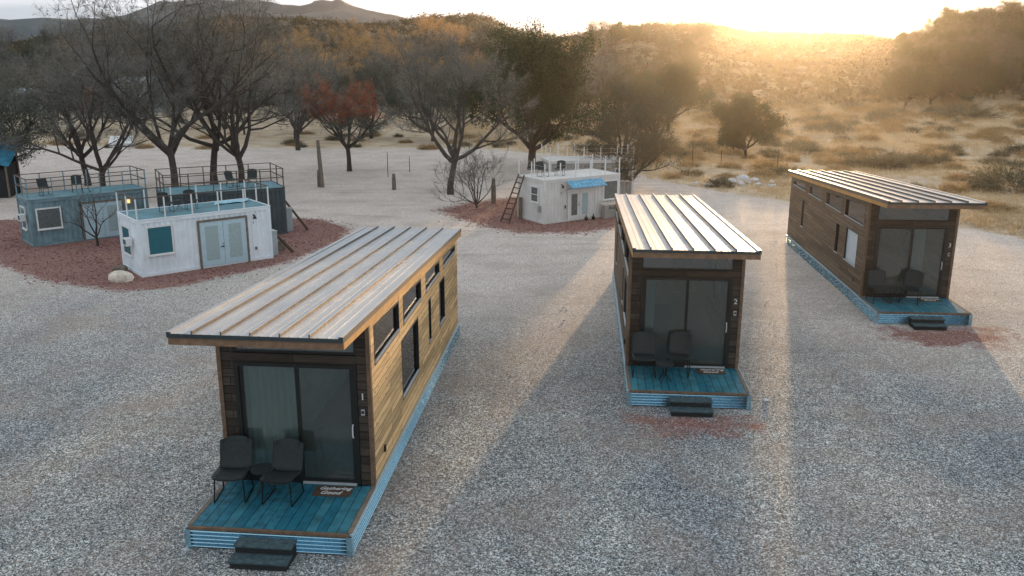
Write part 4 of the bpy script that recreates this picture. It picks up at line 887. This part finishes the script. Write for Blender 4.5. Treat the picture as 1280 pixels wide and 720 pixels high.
for px, py, k, s, lab in ((1264, 236, 1, 2.3, 'large dark sagebrush at the right edge beside the gravel'), (1240, 262, 3, 1.1, 'low dry bush behind the roof corner of the farthest cabin'), (1197, 226, 2, 1.0, 'small straw bush above the farthest cabin roof'), (1028, 199, 2, .95, 'rounded orange brown bush left of the sagebrush row'), (1075, 208, 1, 1.3, 'left sagebrush of the row above the farthest cabin roof'), (1108, 210, 4, 1.9, 'middle sagebrush of the row above the farthest cabin roof'), (1142, 207, 0, 1.6, 'right sagebrush of the row above the farthest cabin roof'), (1168, 198, 3, 1.3, 'tall straw bush right of the sagebrush row'), (1205, 148, 1, 3.0, 'big grey sagebrush at the foot of the wooded slope'), (840, 222, 2, .8, 'dry bush at the foot of the olive brown tree'), (1100, 151, 0, 2.3, 'long sagebrush mound in the middle of the field')):
    x, y = G(px, py); placed.append((x, y)); bush(x, y, k, s, lab, 'marked bushes', .75)
k = 0; tries = 0
while k < 240 and tries < 6000:
    tries += 1; y = 44 + 90 * rg.random() ** 1.15; px = rg.uniform(800, 1340); x = (px - 640) / 1146 * y
    if polydist(np.array([x]), np.array([y]), FIELD)[0] < .8: continue
    if y < 58 and rg.random() < .72: continue
    if vnoise(x, y, .07, 3) < .35 and rg.random() < .7: continue
    if not try_place(x, y, 1.5): continue
    bush(x, y, rg.choice(5, p=[.14, .16, .27, .29, .14]), rg.uniform(.55, 1.35) * (1 + (y - 60) / 110), zs=rg.uniform(.55, .9)); k += 1
k = 0
while k < 45:                                              # low bushes at the edge of the sand, under the wood
    y = rg.uniform(70, 84); px = rg.uniform(-20, 800); x = (px - 640) / 1146 * y
    if try_place(x, y, 1.2): bush(x, y, rg.choice([0, 2, 3, 4]), rg.uniform(.6, 1.2), 'low dry bush at the far edge of the sand', 'low bushes along the far edge of the sand', .6)
    k += 1

# dry grass (one object)
n = 26000; rg2 = np.random.default_rng(5); yy = 36 + 95 * rg2.random(n) ** 1.3; pxx = rg2.uniform(560, 1360, n); xx = (pxx - 640) / 1146 * yy
dd = polydist(xx, yy, FIELD); keep = (dd > rg2.uniform(-.5, 2.0, n)) & ((fbm(xx, yy, .25, 8) + rg2.normal(0, .1, n)) > .42); xx, yy = xx[keep], yy[keep]
B_ = 9; xb = np.repeat(xx, B_) + rg2.normal(0, .13, len(xx) * B_); yb = np.repeat(yy, B_) + rg2.normal(0, .13, len(xx) * B_); P = np.stack([xb, yb, height(xb, yb) - .02], 1)
Dv = rg2.normal(0, .35, P.shape) + np.array((0, 0, 1)); Dv /= np.linalg.norm(Dv, axis=1, keepdims=True); scl = np.clip(yb / 60, .8, 2)
V_, F_ = ribbons(P, Dv, rg2.uniform(.12, .38, len(P)) * scl, .012, rg2)
tag(link('dry_grass', np_mesh('dry_grass', V_, F_, M['grass'])), 'pale dry grass covering the field at right', 'grass', kind='stuff')

# loose stones on the gravel and red chips on the beds (one object each)
def chips(name, xx, yy, s, m, lab):
    n_ = len(xx); P_ = np.stack([xx, yy, height(xx, yy) + s * .3], 1); o8 = np.array([(1, 0, 0), (0, 1, 0), (-1, 0, 0), (0, -1, 0), (0, 0, .7), (0, 0, -.7)])
    off_ = o8[None] * s[:, None, None] * rg2.uniform(.6, 1.2, (n_, 6, 1)); a_ = rg2.uniform(0, 6.28, n_)[:, None]; ox, oy = off_[..., 0].copy(), off_[..., 1].copy(); off_[..., 0] = ox * np.cos(a_) - oy * np.sin(a_); off_[..., 1] = ox * np.sin(a_) + oy * np.cos(a_)
    V_ = (P_[:, None] + off_).reshape(-1, 3); k_ = np.arange(n_)[:, None, None] * 6; F_ = (k_ + np.array([(0, 1, 4), (1, 2, 4), (2, 3, 4), (3, 0, 4), (1, 0, 5), (2, 1, 5), (3, 2, 5), (0, 3, 5)])[None]).reshape(-1, 3)
    tag(link(name, np_mesh(name, V_, F_, m)), lab, 'stones', kind='stuff')
def outside_cabins(x_, y_):
    ok = np.ones(len(x_), bool)
    for cx, cy, a in CAB:
        lx = (x_ - cx) * math.cos(a) + (y_ - cy) * math.sin(a); ly = -(x_ - cx) * math.sin(a) + (y_ - cy) * math.cos(a); ok &= ~((np.abs(lx) < W / 2 + .1) & (ly > -D - .1) & (ly < CL + .1))
    for ((cx, cy), a) in (C1, C2, C3, C4, C5):
        lx = (x_ - cx) * math.cos(a) + (y_ - cy) * math.sin(a); ly = -(x_ - cx) * math.sin(a) + (y_ - cy) * math.cos(a); ok &= ~((lx > -.1) & (lx < 4.9) & (ly > -.1) & (ly < 2.3))
    return ok
n = 9000; yy = 8.6 + 32 * rg2.random(n) ** 1.5; xx = rg2.uniform(-.62, .62, n) * yy; kk = outside_cabins(xx, yy) & (polydist(xx, yy, BED_A) < -.3) & (polydist(xx, yy, BED_B) < -.3); xx, yy = xx[kk], yy[kk]
chips('loose_stones', xx, yy, rg2.uniform(.008, .022, len(xx)) * (1 + (rg2.random(len(xx)) < .01) * 1.3), paint('loose_stone', (.42, .43, .42), .9, var=.6, scale=9), 'loose grey stones strewn over the gravel yard')
n = 30000; xx = rg2.uniform(-26, 15, n); yy = rg2.uniform(15, 47, n); dd = np.maximum.reduce([polydist(xx, yy, q_) for q_ in (BED_A, BED_B)]); kk = outside_cabins(xx, yy) & (dd > rg2.normal(-.1, .35, n)); xx, yy = xx[kk], yy[kk]
chips('red_rock_chips', xx, yy, rg2.uniform(.02, .05, len(xx)), paint('red_rock_chip', (.26, .12, .10), .9, var=.6, scale=7), 'dusty red rock chips lying on the beds around the containers')

# scrub covering the far hills (one object)
n = 14000; yy = 122 + 335 * rg2.random(n) ** .9; pxx = rg2.uniform(-120, 1420, n); xx = (pxx - 640) / 1146 * yy; yc = np.interp(xx / yy, RU1, RY1)
dens = fbm(xx, yy, .03, 21); keep = (yy < yc + 12) & ((dens > .40) | ((pxx > 790) & (dens > .3)) | (pxx > 1110) | ((pxx < 480) & (dens > .36))) ; xx, yy = xx[keep], yy[keep]; m_ = len(xx)
Bq = 26; sz = rg2.uniform(.8, 2.3, m_) * np.where((xx / yy > uu(1110)), 1.3, 1.0) * np.where((np.abs(xx / yy - uu(980)) < .08), .6, 1)
Pc = np.stack([xx, yy, height(xx, yy)], 1); off = rg2.normal(0, .5, (m_, Bq, 3)) * sz[:, None, None] * np.array((.8, .8, .62)); off[..., 2] = np.abs(off[..., 2]) * 1.25
P = (Pc[:, None, :] + off).reshape(-1, 3); V_, F_ = leaves(P, rg2, .34, .6)
tag(link('hillside_scrub', np_mesh('hillside_scrub', V_, F_, M['hillscrub'])), 'brown and olive scrub covering the hills behind', 'scrub', kind='stuff')

# where in the place each repeated tree and bush stands, told in its label
def where(x, y):
    px_ = 640 + 1146 * x / y
    side = ('at the left edge' if px_ < 60 else 'behind the blue grey container' if px_ < 170 else 'behind the white container' if px_ < 330 else 'beyond the tall wooden post' if px_ < 430 else 'beyond the red topped tree' if px_ < 500 else
            'beyond the spreading bare tree' if px_ < 600 else 'beyond the awning container' if px_ < 740 else 'left of the lone meadow tree' if px_ < 895 else 'beyond the lone meadow tree' if px_ < 985 else 'above the farthest cabin' if px_ < 1110 else 'right of the farthest cabin roof')
    return side
for o in list(S.objects):
    if o.parent or 'group' not in o.keys(): continue
    g_ = o['group']
    if g_.startswith('pale rubble'): continue
    if g_.startswith(('trees on the', 'bare trees in the wood', 'olive trees in', 'golden trees in', 'dark green trees in', 'sagebrush mounds', 'dry bushes', 'low bushes')):
        x, y = o.location.x, o.location.y; side = where(x, y)
        depth = ('nearest' if y < 58 else 'nearer' if y < 75 else 'middle' if y < 95 else 'far' if y < 125 else 'farther' if y < 160 else 'highest')
        size = ('large' if o.scale[0] > (1.15 if 'bush' in g_ or 'mound' in g_ else .68) else 'small')
        kind_ = {'bare_tree': 'bare grey tree', 'olive_tree': 'dull olive tree', 'golden_tree': 'golden leaved tree', 'dark_green_tree': 'dark green tree', 'hillside_tree': 'bushy dark slope tree', 'sagebrush': 'grey green sagebrush', 'dry_bush': 'straw coloured bush'}[o.name.split('.')[0]]
        if g_.startswith('low'): size = 'low'
        o['label'] = f'{size} {kind_} {side}, {depth} row'

# ------------------------------------------------------------------ haze
m = bpy.data.materials.new('haze'); m.use_nodes = True; nt = m.node_tree; nt.nodes.clear()
pv = N('ShaderNodeVolumePrincipled'); pv.inputs['Color'].default_value = (.95, .89, .80, 1); pv.inputs['Density'].default_value = .00014; pv.inputs['Anisotropy'].default_value = .84
mo = N('ShaderNodeOutputMaterial'); L(pv.outputs[0], mo.inputs['Volume'])
zt = float(V[:, 2].max()) + 8
q = MB(); q.box(-600, 600, -34, 1010, -1.2, zt); o = q.build('haze', m); tag(o, 'pale golden haze in the air', 'haze', kind='stuff')
S.cycles.volume_bounces = 0; S.cycles.max_bounces = 6; S.cycles.transparent_max_bounces = 12; S.cycles.volume_step_rate = 1
